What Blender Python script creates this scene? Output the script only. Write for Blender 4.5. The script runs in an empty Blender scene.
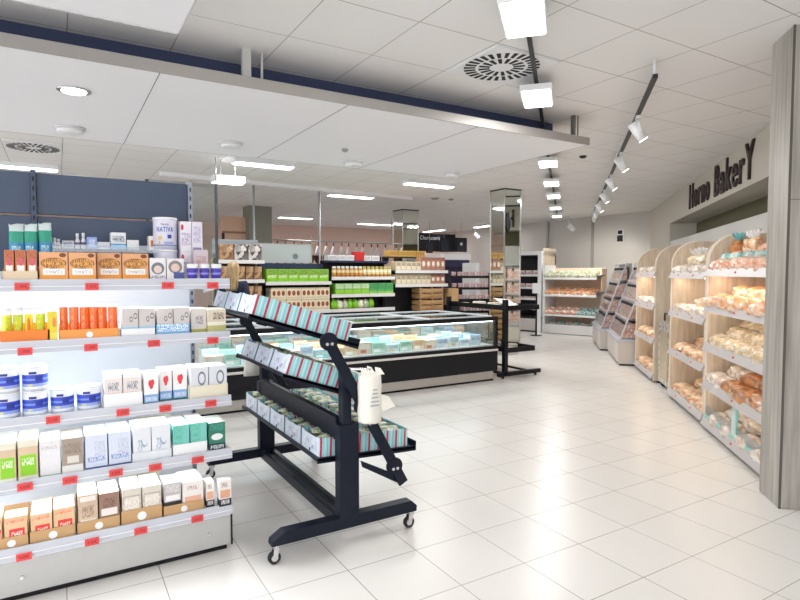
import bpy, bmesh, math, random
from mathutils import Vector, Matrix, Euler
random.seed(7)
S = bpy.context.scene
COL = S.collection
PI = math.pi

# ------------------------------------------------------------------ camera
CAM_H = 1.55; FPX = 568.0; TH = math.atan(27/568); YAW = math.radians(31.05)
_F = Vector((math.sin(YAW), math.cos(YAW), 0)); _R = Vector((math.cos(YAW), -math.sin(YAW), 0)); _U = Vector((0, 0, 1))
_fw = _F*math.cos(TH) - _U*math.sin(TH); _up = _F*math.sin(TH) + _U*math.cos(TH)
_C = Vector((0, 0, CAM_H))
cd = bpy.data.cameras.new('camera'); co = bpy.data.objects.new('camera', cd); COL.objects.link(co)
cd.sensor_width = 36; cd.lens = 36*FPX/800; cd.clip_start = .05; cd.clip_end = 100
co.location = _C; co.rotation_euler = (PI/2 - TH, 0, -YAW)
S.camera = co
def ray(x, y): return _fw + _R*((x-400)/FPX) - _up*((y-300)/FPX)
def onz(x, y, z): d = ray(x, y); return _C + d*((z-CAM_H)/d.z)      # measured point on a level plane
def ony(x, y, Y): d = ray(x, y); return _C + d*(Y/d.y)              # measured point on a wall-like plane across the store
def onx(x, y, X): d = ray(x, y); return _C + d*(X/d.x)

# ------------------------------------------------------------------ materials
def new_mat(name):
    m = bpy.data.materials.new(name); m.use_nodes = True
    nt = m.node_tree; return m, nt, nt.nodes['Principled BSDF']
_mc = {}
def mat(name, col=(.8, .8, .8), rough=.5, metal=0., emit=0., ecol=None, coat=0., noise=0., nscale=20., spec=.5):
    if name in _mc: return _mc[name]
    m, nt, b = new_mat(name)
    b.inputs['Base Color'].default_value = (*col, 1); b.inputs['Roughness'].default_value = rough
    b.inputs['Metallic'].default_value = metal; b.inputs['Coat Weight'].default_value = coat
    b.inputs['Specular IOR Level'].default_value = spec
    if emit:
        b.inputs['Emission Color'].default_value = (*(ecol or col), 1); b.inputs['Emission Strength'].default_value = emit
    tc = nt.nodes.new('ShaderNodeTexCoord'); n = nt.nodes.new('ShaderNodeTexNoise'); n.inputs['Scale'].default_value = nscale
    nt.links.new(tc.outputs['Object'], n.inputs['Vector'])
    if noise:
        mx = nt.nodes.new('ShaderNodeMix'); mx.data_type = 'RGBA'
        mx.inputs[6].default_value = (*[c*(1-noise) for c in col], 1); mx.inputs[7].default_value = (*[min(1, c*(1+noise)) for c in col], 1)
        nt.links.new(n.outputs['Fac'], mx.inputs[0]); nt.links.new(mx.outputs[2], b.inputs['Base Color'])
    else:
        mr = nt.nodes.new('ShaderNodeMapRange'); mr.inputs['To Min'].default_value = max(0, rough-.04); mr.inputs['To Max'].default_value = min(1, rough+.04)
        nt.links.new(n.outputs['Fac'], mr.inputs['Value']); nt.links.new(mr.outputs[0], b.inputs['Roughness'])
    _mc[name] = m; return m
def sr(r, g, b):                                                    # 8 bit sRGB to linear
    f = lambda c: c/12.92 if c <= .04045 else ((c+.055)/1.055)**2.4
    return (f(r/255), f(g/255), f(b/255))
def nmath(nt, op, a, b=None, c=None):
    n = nt.nodes.new('ShaderNodeMath'); n.operation = op
    for i, v in enumerate((a, b, c)):
        if v is None: continue
        if isinstance(v, (int, float)): n.inputs[i].default_value = v
        else: nt.links.new(v, n.inputs[i])
    return n.outputs[0]
def mixc(nt, fac, c1, c2):
    n = nt.nodes.new('ShaderNodeMix'); n.data_type = 'RGBA'
    if isinstance(fac, (int, float)): n.inputs[0].default_value = fac
    else: nt.links.new(fac, n.inputs[0])
    for i, c in ((6, c1), (7, c2)):
        if isinstance(c, tuple): n.inputs[i].default_value = (*c[:3], 1)
        else: nt.links.new(c, n.inputs[i])
    return n.outputs[2]
def pack(name, base, rects=(), top=None, rough=.45, grain=.06, bands=()):
    """printed packaging: bands go all round (z0,z1,colour); rects are printed on the front (x0,x1,z0,z1,colour[,'ink'|'disc'])"""
    if name in _mc: return _mc[name]
    m, nt, b = new_mat(name); b.inputs['Roughness'].default_value = rough
    tc = nt.nodes.new('ShaderNodeTexCoord')
    sp = nt.nodes.new('ShaderNodeSeparateXYZ'); nt.links.new(tc.outputs['Generated'], sp.inputs[0])
    sn = nt.nodes.new('ShaderNodeSeparateXYZ'); nt.links.new(tc.outputs['Normal'], sn.inputs[0])
    gx, gz = sp.outputs[0], sp.outputs[2]
    ns = nt.nodes.new('ShaderNodeTexNoise'); ns.inputs['Scale'].default_value = 6; nt.links.new(tc.outputs['Generated'], ns.inputs['Vector'])
    c = mixc(nt, ns.outputs['Fac'], tuple(v*(1-grain) for v in base), tuple(min(1, v*(1+grain)) for v in base))
    for z0, z1, colr in bands:
        c = mixc(nt, nmath(nt, 'COMPARE', gz, (z0+z1)/2, (z1-z0)/2), c, colr)
    front = nmath(nt, 'LESS_THAN', sn.outputs[1], -.5)
    ink = None
    for r in rects:
        x0, x1, z0, z1, colr = r[:5]; kind = r[5] if len(r) > 5 else ''
        if kind == 'disc':
            dx = nmath(nt, 'DIVIDE', nmath(nt, 'SUBTRACT', gx, (x0+x1)/2), (x1-x0)/2); dz = nmath(nt, 'DIVIDE', nmath(nt, 'SUBTRACT', gz, (z0+z1)/2), (z1-z0)/2)
            k = nmath(nt, 'LESS_THAN', nmath(nt, 'ADD', nmath(nt, 'MULTIPLY', dx, dx), nmath(nt, 'MULTIPLY', dz, dz)), 1)
        else:
            k = nmath(nt, 'MULTIPLY', nmath(nt, 'COMPARE', gx, (x0+x1)/2, (x1-x0)/2), nmath(nt, 'COMPARE', gz, (z0+z1)/2, (z1-z0)/2))
        if kind == 'ink':
            if ink is None:
                mp = nt.nodes.new('ShaderNodeMapping'); mp.inputs['Scale'].default_value = (26, 1, 9); nt.links.new(tc.outputs['Generated'], mp.inputs[0])
                vo = nt.nodes.new('ShaderNodeTexNoise'); vo.inputs['Scale'].default_value = 1; nt.links.new(mp.outputs[0], vo.inputs['Vector'])
                ink = nmath(nt, 'GREATER_THAN', vo.outputs['Fac'], .5)
            k = nmath(nt, 'MULTIPLY', k, ink)
        c = mixc(nt, nmath(nt, 'MULTIPLY', k, front), c, colr)
    if top: c = mixc(nt, nmath(nt, 'GREATER_THAN', sn.outputs[2], .5), c, top)
    nt.links.new(c, b.inputs['Base Color'])
    _mc[name] = m; return m
def blotch(name, cols, scale=30., rough=.3, coat=.3, gen=False, bump=0.):
    """bread, sweets and other goods seen through film: patches of several colours"""
    if name in _mc: return _mc[name]
    m, nt, b = new_mat(name); b.inputs['Roughness'].default_value = rough; b.inputs['Coat Weight'].default_value = coat
    tc = nt.nodes.new('ShaderNodeTexCoord'); v = nt.nodes.new('ShaderNodeTexVoronoi'); v.inputs['Scale'].default_value = scale
    nt.links.new(tc.outputs['Generated' if gen else 'Object'], v.inputs['Vector'])
    n = nt.nodes.new('ShaderNodeTexNoise'); n.inputs['Scale'].default_value = scale*.8; nt.links.new(tc.outputs['Generated' if gen else 'Object'], n.inputs['Vector'])
    sp = nt.nodes.new('ShaderNodeSeparateColor'); nt.links.new(v.outputs['Color'], sp.inputs[0])
    f = nmath(nt, 'ADD', nmath(nt, 'MULTIPLY', sp.outputs[0], .7), nmath(nt, 'MULTIPLY', n.outputs['Fac'], .3))
    cr = nt.nodes.new('ShaderNodeValToRGB'); nt.links.new(f, cr.inputs[0])
    el = cr.color_ramp.elements
    while len(el) < len(cols): el.new(.5)
    for i, cc in enumerate(cols): el[i].position = .12 + .76*i/(len(cols)-1); el[i].color = (*cc, 1)
    nt.links.new(cr.outputs[0], b.inputs['Base Color'])
    if bump:
        bp = nt.nodes.new('ShaderNodeBump'); bp.inputs['Strength'].default_value = bump; nt.links.new(n.outputs['Fac'], bp.inputs['Height']); nt.links.new(bp.outputs[0], b.inputs['Normal'])
    _mc[name] = m; return m
def glass(name, col=(.95, 1, .99), refl=.08, rough=.03):
    if name in _mc: return _mc[name]
    m = bpy.data.materials.new(name); m.use_nodes = True; nt = m.node_tree
    nt.nodes.remove(nt.nodes['Principled BSDF']); out = nt.nodes['Material Output']
    t = nt.nodes.new('ShaderNodeBsdfTransparent'); t.inputs[0].default_value = (*col, 1)
    g = nt.nodes.new('ShaderNodeBsdfGlossy'); g.inputs['Roughness'].default_value = rough
    fr = nt.nodes.new('ShaderNodeFresnel'); fr.inputs[0].default_value = 1.4
    mx = nt.nodes.new('ShaderNodeMixShader')
    nt.links.new(nmath(nt, 'ADD', nmath(nt, 'MULTIPLY', fr.outputs[0], .5), refl), mx.inputs[0])
    nt.links.new(t.outputs[0], mx.inputs[1]); nt.links.new(g.outputs[0], mx.inputs[2]); nt.links.new(mx.outputs[0], out.inputs[0])
    _mc[name] = m; return m
def grid_mat(name, base, line, sx, ox, sy, oy, half, rough, cloud=.04, spec=.5, patch=.03):
    m, nt, b = new_mat(name)
    tc = nt.nodes.new('ShaderNodeTexCoord'); sp = nt.nodes.new('ShaderNodeSeparateXYZ'); nt.links.new(tc.outputs['Object'], sp.inputs[0])
    def ln(v, s, o): return nmath(nt, 'LESS_THAN', nmath(nt, 'PINGPONG', nmath(nt, 'SUBTRACT', v, o), s/2), half)
    ns = nt.nodes.new('ShaderNodeTexNoise'); ns.inputs['Scale'].default_value = 1.3; ns.inputs['Detail'].default_value = 6; nt.links.new(tc.outputs['Object'], ns.inputs['Vector'])
    wn = nt.nodes.new('ShaderNodeTexWhiteNoise'); wn.noise_dimensions = '2D'
    cb = nt.nodes.new('ShaderNodeCombineXYZ')
    nt.links.new(nmath(nt, 'FLOOR', nmath(nt, 'DIVIDE', nmath(nt, 'SUBTRACT', sp.outputs[0], ox), sx)), cb.inputs[0])
    nt.links.new(nmath(nt, 'FLOOR', nmath(nt, 'DIVIDE', nmath(nt, 'SUBTRACT', sp.outputs[1], oy), sy)), cb.inputs[1])
    nt.links.new(cb.outputs[0], wn.inputs['Vector'])
    v = nmath(nt, 'ADD', nmath(nt, 'MULTIPLY', nmath(nt, 'SUBTRACT', ns.outputs['Fac'], .5), cloud*2), nmath(nt, 'MULTIPLY', nmath(nt, 'SUBTRACT', wn.outputs['Value'], .5), patch*2))
    c0 = mixc(nt, nmath(nt, 'ADD', v, .5), tuple(x*.75 for x in base), tuple(min(1, x*1.25) for x in base))
    l = nmath(nt, 'MAXIMUM', ln(sp.outputs[0], sx, ox), ln(sp.outputs[1], sy, oy))
    nb = nt.nodes.new('ShaderNodeTexNoise'); nb.inputs['Scale'].default_value = .9; nt.links.new(tc.outputs['Object'], nb.inputs['Vector'])
    l2 = nmath(nt, 'MULTIPLY', l, nmath(nt, 'MULTIPLY_ADD', nb.outputs['Fac'], 1.0, .4))
    nt.links.new(mixc(nt, l2, c0, line), b.inputs['Base Color'])
    b.inputs['Roughness'].default_value = rough; b.inputs['Specular IOR Level'].default_value = spec
    return m
def wood(name, c1, c2, scale=(3, 3, 60), rough=.5):
    if name in _mc: return _mc[name]
    m, nt, b = new_mat(name); tc = nt.nodes.new('ShaderNodeTexCoord'); mp = nt.nodes.new('ShaderNodeMapping'); mp.inputs['Scale'].default_value = scale
    nt.links.new(tc.outputs['Object'], mp.inputs[0]); n = nt.nodes.new('ShaderNodeTexNoise'); n.inputs['Scale'].default_value = 1; n.inputs['Detail'].default_value = 5; nt.links.new(mp.outputs[0], n.inputs['Vector'])
    cr = nt.nodes.new('ShaderNodeValToRGB'); cr.color_ramp.elements[0].position = .3; cr.color_ramp.elements[1].position = .7
    cr.color_ramp.elements[0].color = (*c1, 1); cr.color_ramp.elements[1].color = (*c2, 1)
    nt.links.new(n.outputs['Fac'], cr.inputs[0]); nt.links.new(cr.outputs[0], b.inputs['Base Color']); b.inputs['Roughness'].default_value = rough
    _mc[name] = m; return m

# ------------------------------------------------------------------ mesh helpers
class MB:
    def __init__(s): s.v = []; s.f = []; s.m = []; s.sm = []
    def add(s, vs, fs, mi=0, smooth=False):
        o = len(s.v); s.v += [tuple(v) for v in vs]
        for f in fs: s.f.append([i+o for i in f]); s.m.append(mi); s.sm.append(smooth)
        return s
    def box(s, x0, y0, z0, x1, y1, z1, mi=0, M=None):
        vs = [Vector(p) for p in ((x0, y0, z0), (x1, y0, z0), (x1, y1, z0), (x0, y1, z0), (x0, y0, z1), (x1, y0, z1), (x1, y1, z1), (x0, y1, z1))]
        if M: vs = [M @ v for v in vs]
        return s.add(vs, [(0, 3, 2, 1), (4, 5, 6, 7), (0, 1, 5, 4), (1, 2, 6, 5), (2, 3, 7, 6), (3, 0, 4, 7)], mi)
    def bar(s, p, q, w, h, mi=0, up=(0, 0, 1)):                      # a square bar between two points
        p = Vector(p); q = Vector(q); d = (q-p).normalized(); a = d.cross(Vector(up)); a = a.normalized() if a.length > 1e-4 else Vector((1, 0, 0)); b = a.cross(d)
        vs = [c + a*(i*w/2) + b*(j*h/2) for c in (p, q) for i, j in ((-1, -1), (1, -1), (1, 1), (-1, 1))]
        return s.add(vs, [(0, 1, 2, 3), (7, 6, 5, 4), (0, 4, 5, 1), (1, 5, 6, 2), (2, 6, 7, 3), (3, 7, 4, 0)], mi)
    def cyl(s, p, q, r, n=16, mi=0, r2=None, smooth=True):
        p = Vector(p); q = Vector(q); d = (q-p).normalized(); a = d.orthogonal().normalized(); b = d.cross(a); r2 = r if r2 is None else r2
        vs = [c + (a*math.cos(2*PI*i/n) + b*math.sin(2*PI*i/n))*rr for c, rr in ((p, r), (q, r2)) for i in range(n)]
        s.add(vs, [(i, (i+1) % n, n+(i+1) % n, n+i) for i in range(n)], mi, smooth)
        o = len(s.v)-2*n
        s.f.append([o+i for i in reversed(range(n))]); s.f.append([o+n+i for i in range(n)]); s.m += [mi, mi]; s.sm += [False, False]
        return s
    def lathe(s, prof, c=(0, 0, 0), n=20, mi=0, sx=1, sy=1):
        vs = [(c[0]+r*math.cos(2*PI*i/n)*sx, c[1]+r*math.sin(2*PI*i/n)*sy, c[2]+z) for r, z in prof for i in range(n)]
        fs = [(k*n+i, k*n+(i+1) % n, (k+1)*n+(i+1) % n, (k+1)*n+i) for k in range(len(prof)-1) for i in range(n)]
        s.add(vs, fs, mi, True); o = len(s.v)-len(vs)
        s.f.append([o+i for i in reversed(range(n))]); s.f.append([o+(len(prof)-1)*n+i for i in range(n)]); s.m += [mi, mi]; s.sm += [False, False]
        return s
    def prism(s, poly, a, b, axis, mi=0, smooth=False):              # extrude a 2D outline between a and b along an axis
        def P(u, v, t): return {'x': (t, u, v), 'y': (u, t, v), 'z': (u, v, t)}[axis]
        n = len(poly); vs = [P(u, v, a) for u, v in poly] + [P(u, v, b) for u, v in poly]
        return s.add(vs, [list(range(n))[::-1], [n+i for i in range(n)]] + [(i, (i+1) % n, n+(i+1) % n, n+i) for i in range(n)], mi, smooth)
    def tube(s, pts, r, n=8, mi=0):
        for p, q in zip(pts, pts[1:]): s.cyl(p, q, r, n, mi)
        return s
    def mesh(s, name, mats):
        me = bpy.data.meshes.new(name); me.from_pydata(s.v, [], s.f)
        for mm in (mats if isinstance(mats, (list, tuple)) else [mats]): me.materials.append(mm)
        for p, mi, sm in zip(me.polygons, s.m, s.sm): p.material_index = mi; p.use_smooth = sm
        bm = bmesh.new(); bm.from_mesh(me); bmesh.ops.recalc_face_normals(bm, faces=bm.faces); bm.to_mesh(me); bm.free()
        me.update(); return me
    def build(s, name, mats, parent=None, bevel=0., loc=None, rot=None, seg=2, org=None):
        if org is not None: s.v = [(a-org[0], b-org[1], c-org[2]) for a, b, c in s.v]
        o = bpy.data.objects.new(name, s.mesh(name, mats)); COL.objects.link(o)
        if parent: o.parent = parent
        if loc is not None: o.location = loc
        if rot is not None: o.rotation_euler = rot
        if bevel:
            b = o.modifiers.new('bevel', 'BEVEL'); b.width = bevel; b.segments = seg; b.limit_method = 'ANGLE'; b.angle_limit = .6
        return o
_labels = {}
def tag(o, label, cat, group=None, kind=None):
    o['label'] = label; o['category'] = cat
    if group: o['group'] = group
    elif 'group' in o.keys(): del o['group']
    if kind: o['kind'] = kind
    return o
def struct(o, label=None):
    o['kind'] = 'structure'
    if label: o['label'] = label
    return o
def empty(name, loc=(0, 0, 0), rot=(0, 0, 0)):
    o = bpy.data.objects.new(name, None); COL.objects.link(o); o.location = loc; o.rotation_euler = rot; o.empty_display_size = .1; return o
def dup(o, parent=None):
    c = o.copy(); COL.objects.link(c)
    if parent: c.parent = parent
    for ch in list(o.children): dup(ch, c)
    return c
ORD = 'first second third fourth fifth sixth seventh eighth ninth tenth eleventh twelfth thirteenth fourteenth fifteenth sixteenth seventeenth eighteenth nineteenth twentieth'.split()
def od(i, n): return 'leftmost' if i == 0 else ('rightmost' if i == n-1 else ORD[i] + ' from left')
def text_mesh(txt, size=1., extrude=0., bold=0., xs=1.):
    cu = bpy.data.curves.new('lettering', 'FONT'); cu.body = txt; cu.size = size; cu.extrude = extrude; cu.offset = bold; cu.align_x = 'LEFT'; cu.resolution_u = 4; cu.space_character = 1.18 if bold else 1.05
    o = bpy.data.objects.new('lettering', cu); COL.objects.link(o)
    dg = bpy.context.evaluated_depsgraph_get(); me = bpy.data.meshes.new_from_object(o.evaluated_get(dg))
    bpy.data.objects.remove(o); bpy.data.curves.remove(cu)
    xsv = [v.co.x for v in me.vertices]; x0 = min(xsv); x1 = max(xsv); ys = [v.co.y for v in me.vertices]; y0 = min(ys); y1 = max(ys)
    for v in me.vertices: v.co.x = (v.co.x-(x0+x1)/2)*xs; v.co.y = v.co.y-(y0+y1)/2
    return me, (x1-x0)*xs, y1-y0
def text_fit(txt, w, h, extrude=0., bold=0.):
    me, tw, tht = text_mesh(txt, 1., 0., bold)
    for v in me.vertices: v.co.x *= w/tw; v.co.y *= h/tht
    if extrude:
        bm = bmesh.new(); bm.from_mesh(me); r = bmesh.ops.extrude_face_region(bm, geom=bm.faces[:])
        bmesh.ops.translate(bm, verts=[e for e in r['geom'] if isinstance(e, bmesh.types.BMVert)], vec=(0, 0, extrude)); bmesh.ops.recalc_face_normals(bm, faces=bm.faces); bm.to_mesh(me); bm.free()
    return me
def place_text(txt, w, h, m, loc, rot, parent, extrude=0., bold=0., name='lettering'):
    me = text_fit(txt, w, h, extrude, bold); me.materials.clear(); me.materials.append(m)
    o = bpy.data.objects.new(name, me); COL.objects.link(o); o.location = loc; o.rotation_euler = rot
    if parent: o.parent = parent
    return o
def area(name, loc, rot, sx, sy, power, col=(1, 1, 1), spread=PI):
    l = bpy.data.lights.new(name, 'AREA'); l.shape = 'RECTANGLE'; l.size = sx; l.size_y = sy; l.energy = power; l.color = col; l.spread = spread
    o = bpy.data.objects.new(name, l); COL.objects.link(o); o.location = loc; o.rotation_euler = rot; return o

M = {}
M['navy'] = mat('navy_paint', sr(62, 78, 104), .4, noise=.05, nscale=8)
M['rack'] = mat('rack_paint', sr(17, 24, 40), .4, spec=.25)
M['black'] = mat('black_paint', sr(14, 16, 23), .4, spec=.3)
M['dark'] = mat('dark_plastic', sr(34, 35, 40), .5)
M['white'] = mat('white_paint', sr(238, 240, 242), .4)
M['shelfwhite'] = mat('shelf_enamel', sr(232, 236, 240), .35)
M['rail'] = mat('price_rail_grey', sr(196, 200, 210), .35)
M['silver'] = mat('brushed_steel', sr(200, 200, 200), .3, .9)
M['basegrey'] = mat('base_grey', sr(192, 192, 190), .4, .15, noise=.04)
M['chrome'] = mat('chrome', sr(215, 215, 220), .12, 1.)
M['rubber'] = mat('rubber', sr(30, 30, 32), .7)
M['red'] = mat('tag_red', sr(226, 72, 72), .5)
M['tagink'] = mat('tag_ink', sr(120, 20, 26), .6)
M['kraft'] = mat('kraft_card', sr(196, 158, 112), .7, noise=.06)
M['lamp'] = mat('lamp_diffuser', (1, 1, 1), .5, emit=9)
M['lampfar'] = mat('lamp_diffuser_far', (1, 1, 1), .5, emit=7)
M['strip'] = mat('shelf_led', (1, 1, 1), .5, emit=6, ecol=(.93, .97, 1))
M['glass'] = glass('clear_glass', (.94, .98, .98), .05)
M['acryl'] = glass('clear_acrylic', (.86, .9, .93), .1, .08)
M['film'] = glass('clear_film', (1, 1, 1), .02, .2)
M['mirror'] = mat('mirror_panel', sr(222, 226, 218), .04, 1.)
M['ceilw'] = mat('canopy_white', sr(246, 246, 250), .6, noise=.015, nscale=2)
M['plaster'] = mat('wall_plaster', sr(212, 207, 196), .8, noise=.03, nscale=3)
M['wood'] = wood('bakery_wood', sr(206, 182, 154), sr(230, 212, 188), (5, 5, 40))
M['woodv'] = wood('bakery_wood_upright', sr(200, 180, 156), sr(226, 210, 190), (30, 30, 3))
M['woodgrey'] = wood('grey_wood_board', sr(142, 137, 130), sr(190, 185, 178), (22, 22, 1.2))
M['brownwood'] = wood('crate_wood', sr(150, 112, 74), sr(196, 158, 112), (4, 4, 30))

# ------------------------------------------------------------------ frames of the place
ZC = 3.12                                                           # ceiling height
OU = Vector((4.565, 2.265, 0)); UU = Vector((.69, .7236, 0)).normalized(); UN = Vector((UU.y, -UU.x, 0))       # bakery fixtures: along, into the wall
OW = Vector((6.502, 3.222, 0)); WW = Vector((.7357, .6773, 0)).normalized(); WN = Vector((WW.y, -WW.x, 0))     # bakery wall
def bu(u, n, z=0): return OU + UU*u + UN*n + Vector((0, 0, z))
def bw(w, n, z=0): return OW + WW*w + WN*n + Vector((0, 0, z))
ANG_U = math.atan2(UU.y, UU.x); ANG_W = math.atan2(WW.y, WW.x)

# ------------------------------------------------------------------ setting
floor_m = grid_mat('floor_tiles', sr(229, 226, 222), sr(146, 141, 136), .42, 0, .42, .10, .0022, .27, .05, .4, .03)
ceil_m = grid_mat('ceiling_tiles', sr(247, 244, 242), sr(150, 143, 140), .63, .09, .63, .53, .0032, .8, .02, .3, .02)
struct(MB().box(-6, -4, -.1, 17, 21, 0).build('floor', floor_m))
struct(MB().box(-6, -4, ZC, 17, 21, ZC+.1).build('ceiling', ceil_m))
# bakery wall with its niche: bulkhead, recess, low panel
bwall = struct(MB().prism([(a.x, a.y) for a in (bw(-7, 0), bw(-7, .9), bw(8.72, .9), bw(8.72, 0))], 2.57, ZC, 'z').build('wall_right', M['plaster']))
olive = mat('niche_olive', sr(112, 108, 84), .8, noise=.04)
panelgrey = mat('niche_panel', sr(206, 206, 204), .6)
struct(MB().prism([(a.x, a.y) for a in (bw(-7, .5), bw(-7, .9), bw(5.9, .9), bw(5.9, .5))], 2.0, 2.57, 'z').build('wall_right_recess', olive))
struct(MB().prism([(a.x, a.y) for a in (bw(-7, .02), bw(-7, .88), bw(5.9, .88), bw(5.9, .02))], 0, 2.2, 'z').build('wall_right_lower', panelgrey))
struct(MB().prism([(a.x, a.y) for a in (bw(5.9, 0), bw(5.9, .9), bw(8.72, .9), bw(8.72, 0))], 0, 2.57, 'z').build('wall_right_far', M['plaster']))
ce = bw(8.72, 0)
struct(MB().box(ce.x, ce.y-1.2, 0, ce.x+.2, 20, ZC).build('wall_end', mat('wall_end_plaster', sr(216, 214, 210), .8, noise=.03, nscale=2)))
struct(MB().box(-6, 18, 0, ce.x, 18.2, ZC).build('wall_back', mat('wall_back_plaster', sr(232, 204, 190), .8, noise=.04, nscale=2)))
struct(MB().box(-6.2, 11, 0, -6, 18, ZC).build('wall_left', M['plaster']))
tm = mat('downpipe_grey', sr(176, 174, 170), .5)
for i, yy in enumerate((10.9, 12.6, 14.6)):
    struct(MB().box(ce.x-.06, yy, 0, ce.x, yy+.06, ZC).build('trim_%d' % (i+1), tm))
# suspended canopy over the gondola
cm_seam = mat('canopy_seam', sr(130, 130, 134), .7)
struct(MB().box(-2.2, 4.0, 2.84, 4.62, 6.35, 2.858).build('suspended_ceiling', M['ceilw']), 'white suspended canopy ceiling over the shelves')
struct(MB().box(-2.2, 3.985, 2.84, 4.62, 4.0, 2.915).box(4.62, 3.985, 2.84, 4.635, 6.35, 2.915).box(-2.2, 6.35, 2.84, 4.635, 6.365, 2.915).build('trim_4', mat('canopy_edge', sr(176, 172, 168), .5, .3)), 'grey metal edge of the suspended canopy')
for i, xx in enumerate((-.76, .597, 1.948, 3.21)):
    struct(MB().box(xx-.003, 4.0, 2.8385, xx+.003, 6.35, 2.8405).build('trim_%d' % (i+5), cm_seam))
hg = MB()
b1 = MB().box(1.14, 4.02, 2.90, 1.20, 4.06, ZC).box(1.28, 4.05, 2.90, 1.295, 4.065, ZC)
tag(b1.build('canopy_hanger', mat('hanger_grey', sr(196, 196, 194), .4)), 'grey metal hanger post holding the canopy edge at its left part', 'hanger')
tag(MB().box(4.44, 4.02, 2.90, 4.47, 4.06, ZC).box(4.50, 4.02, 2.9, 4.51, 4.03, ZC).build('canopy_hanger', mat('hanger_dark', sr(120, 116, 112), .4)), 'dark hanger bracket at the right front corner of the canopy', 'hanger')
# added navy board, painted stand-in for the shade on the ceiling above the canopy
struct(MB().box(-2.2, 4.36, 2.86, 4.50, 4.40, ZC).build('shade_board', mat('shade_navy', sr(66, 76, 108), .8, noise=.06, nscale=2)), 'dark navy board standing in for shade above the canopy')
# second hanging panel, top left
pt = empty('ceiling_raft', (-.6, 3.0, 2.9)); tag(pt, 'large white ceiling raft panel hanging at the top left corner', 'ceiling panel')
MB().box(-1.4, -.9, 0, 1.213, .45, .03).build('panel', M['ceilw'], pt)
MB().box(-1.4, .45, -.005, 1.22, .46, .04).box(1.213, -.9, -.005, 1.223, .46, .04).build('edge_frame', mat('raft_edge', sr(200, 200, 200), .5), pt)
for hx in (-.9, .9):
    MB().cyl((hx, 0, .03), (hx, 0, .22), .006, 8).build('hanger_rod', M['silver'], pt)

# pillar at the right
pa = bu(-.66, -.107)
pl = empty('board_pillar', pa, (0, 0, ANG_U)); pl.name = 'column_clad'; struct(pl, 'grey wood-clad pillar at the right edge')
MB().box(0, -1.2, 0, .325, 0, ZC).build('cladding', M['woodgrey'], pl, bevel=.004)
seam = MB()
for zz in (2.02,): seam.box(-.0015, -1.2, zz, 0, 0, zz+.004)
seam.box(-.003, -.012, 0, 0, .003, ZC).build('corner_strip', mat('pillar_joint', sr(92, 88, 82), .6), pl)

# mirrored columns
def mcolumn(x, y, a, label):
    c = empty('mirror_column', (x, y, 0)); c.name = 'column_mirror'; struct(c, label)
    MB().box(0, 0, .1, a, a, ZC-.02).build('mirror_cladding', M['mirror'], c)
    MB().box(.01, .01, 0, a-.01, a-.01, .1).build('plinth', M['silver'], c)
    MB().box(-.008, -.008, .1, .012, .012, ZC).box(a-.012, -.008, .1, a+.008, .012, ZC).box(-.008, a-.012, .1, .012, a+.008, ZC).build('corner_bead', M['silver'], c)
    MB().box(-.01, -.01, ZC-.025, a+.01, a+.01, ZC).box(-.003, -.003, 2.06, a+.003, a+.003, 2.066).build('joint_strip', mat('joint_dark', sr(70, 70, 72), .5), c)
mcolumn(7.12, 8.07, .40, 'mirror-clad column behind the right end of the freezer')
mcolumn(7.30, 12.0, .46, 'second mirror-clad column further back, left of the dark delicatessen sign')
ov = MB().lathe([(0.001, 0), (.045, 0), (.05, .01), (.05, .03), (.04, .042), (.001, .045)], n=24)
o = ov.build('column_speaker', M['dark'], None, loc=(7.20, 8.068, 2.5), rot=(PI/2, 0, 0)); o.scale = (1, 3.6, 1)
tag(o, 'slim black oval device on the front mirror column', 'speaker')

# ------------------------------------------------------------------ ceiling lamps
wcol = (1, .99, .975)
lightrow = [-3.61, -2.08, .85, 2.59, 4.2, 6.2, 8.1]
tk = MB().bar(bw(-4.6, -2.285, 3.075), bw(8.6, -2.285, 3.075), .03, .025); tr = tk.build('lighting_track', M['dark'])
tag(tr, 'black ceiling track carrying the row of bright square light panels', 'track')
for w_ in (-4.4, -1.2, 1.9, 5.1, 8.0): MB().cyl(bw(w_, -2.285, 3.085), bw(w_, -2.285, ZC), .006, 8).build('suspension', M['silver'], tr)
names = ['largest and closest, at the top edge', 'second, just below the closest one', 'third, beside the canopy corner', 'fourth', 'fifth', 'sixth', 'seventh and farthest']
for i, w_ in enumerate(lightrow):
    p = bw(w_, -2.285, 2.985)
    e = empty('light_panel', p, (0, 0, ANG_W)); tag(e, 'glowing square ceiling light panel of the diagonal row, ' + names[i], 'ceiling light', 'diagonal row of light panels')
    MB().box(-.24, -.125, 0, .24, .125, .05).build('housing', M['white'], e, bevel=.006)
    MB().box(-.225, -.11, -.006, .225, .11, 0).build('diffuser', M['lamp'], e)
    MB().box(-.015, -.015, .05, .015, .015, .077).build('track_adapter', M['dark'], e)
    area('lamp_%d' % i, p + Vector((0, 0, -.012)), (0, 0, ANG_W), .42, .2, 13, wcol)
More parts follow.
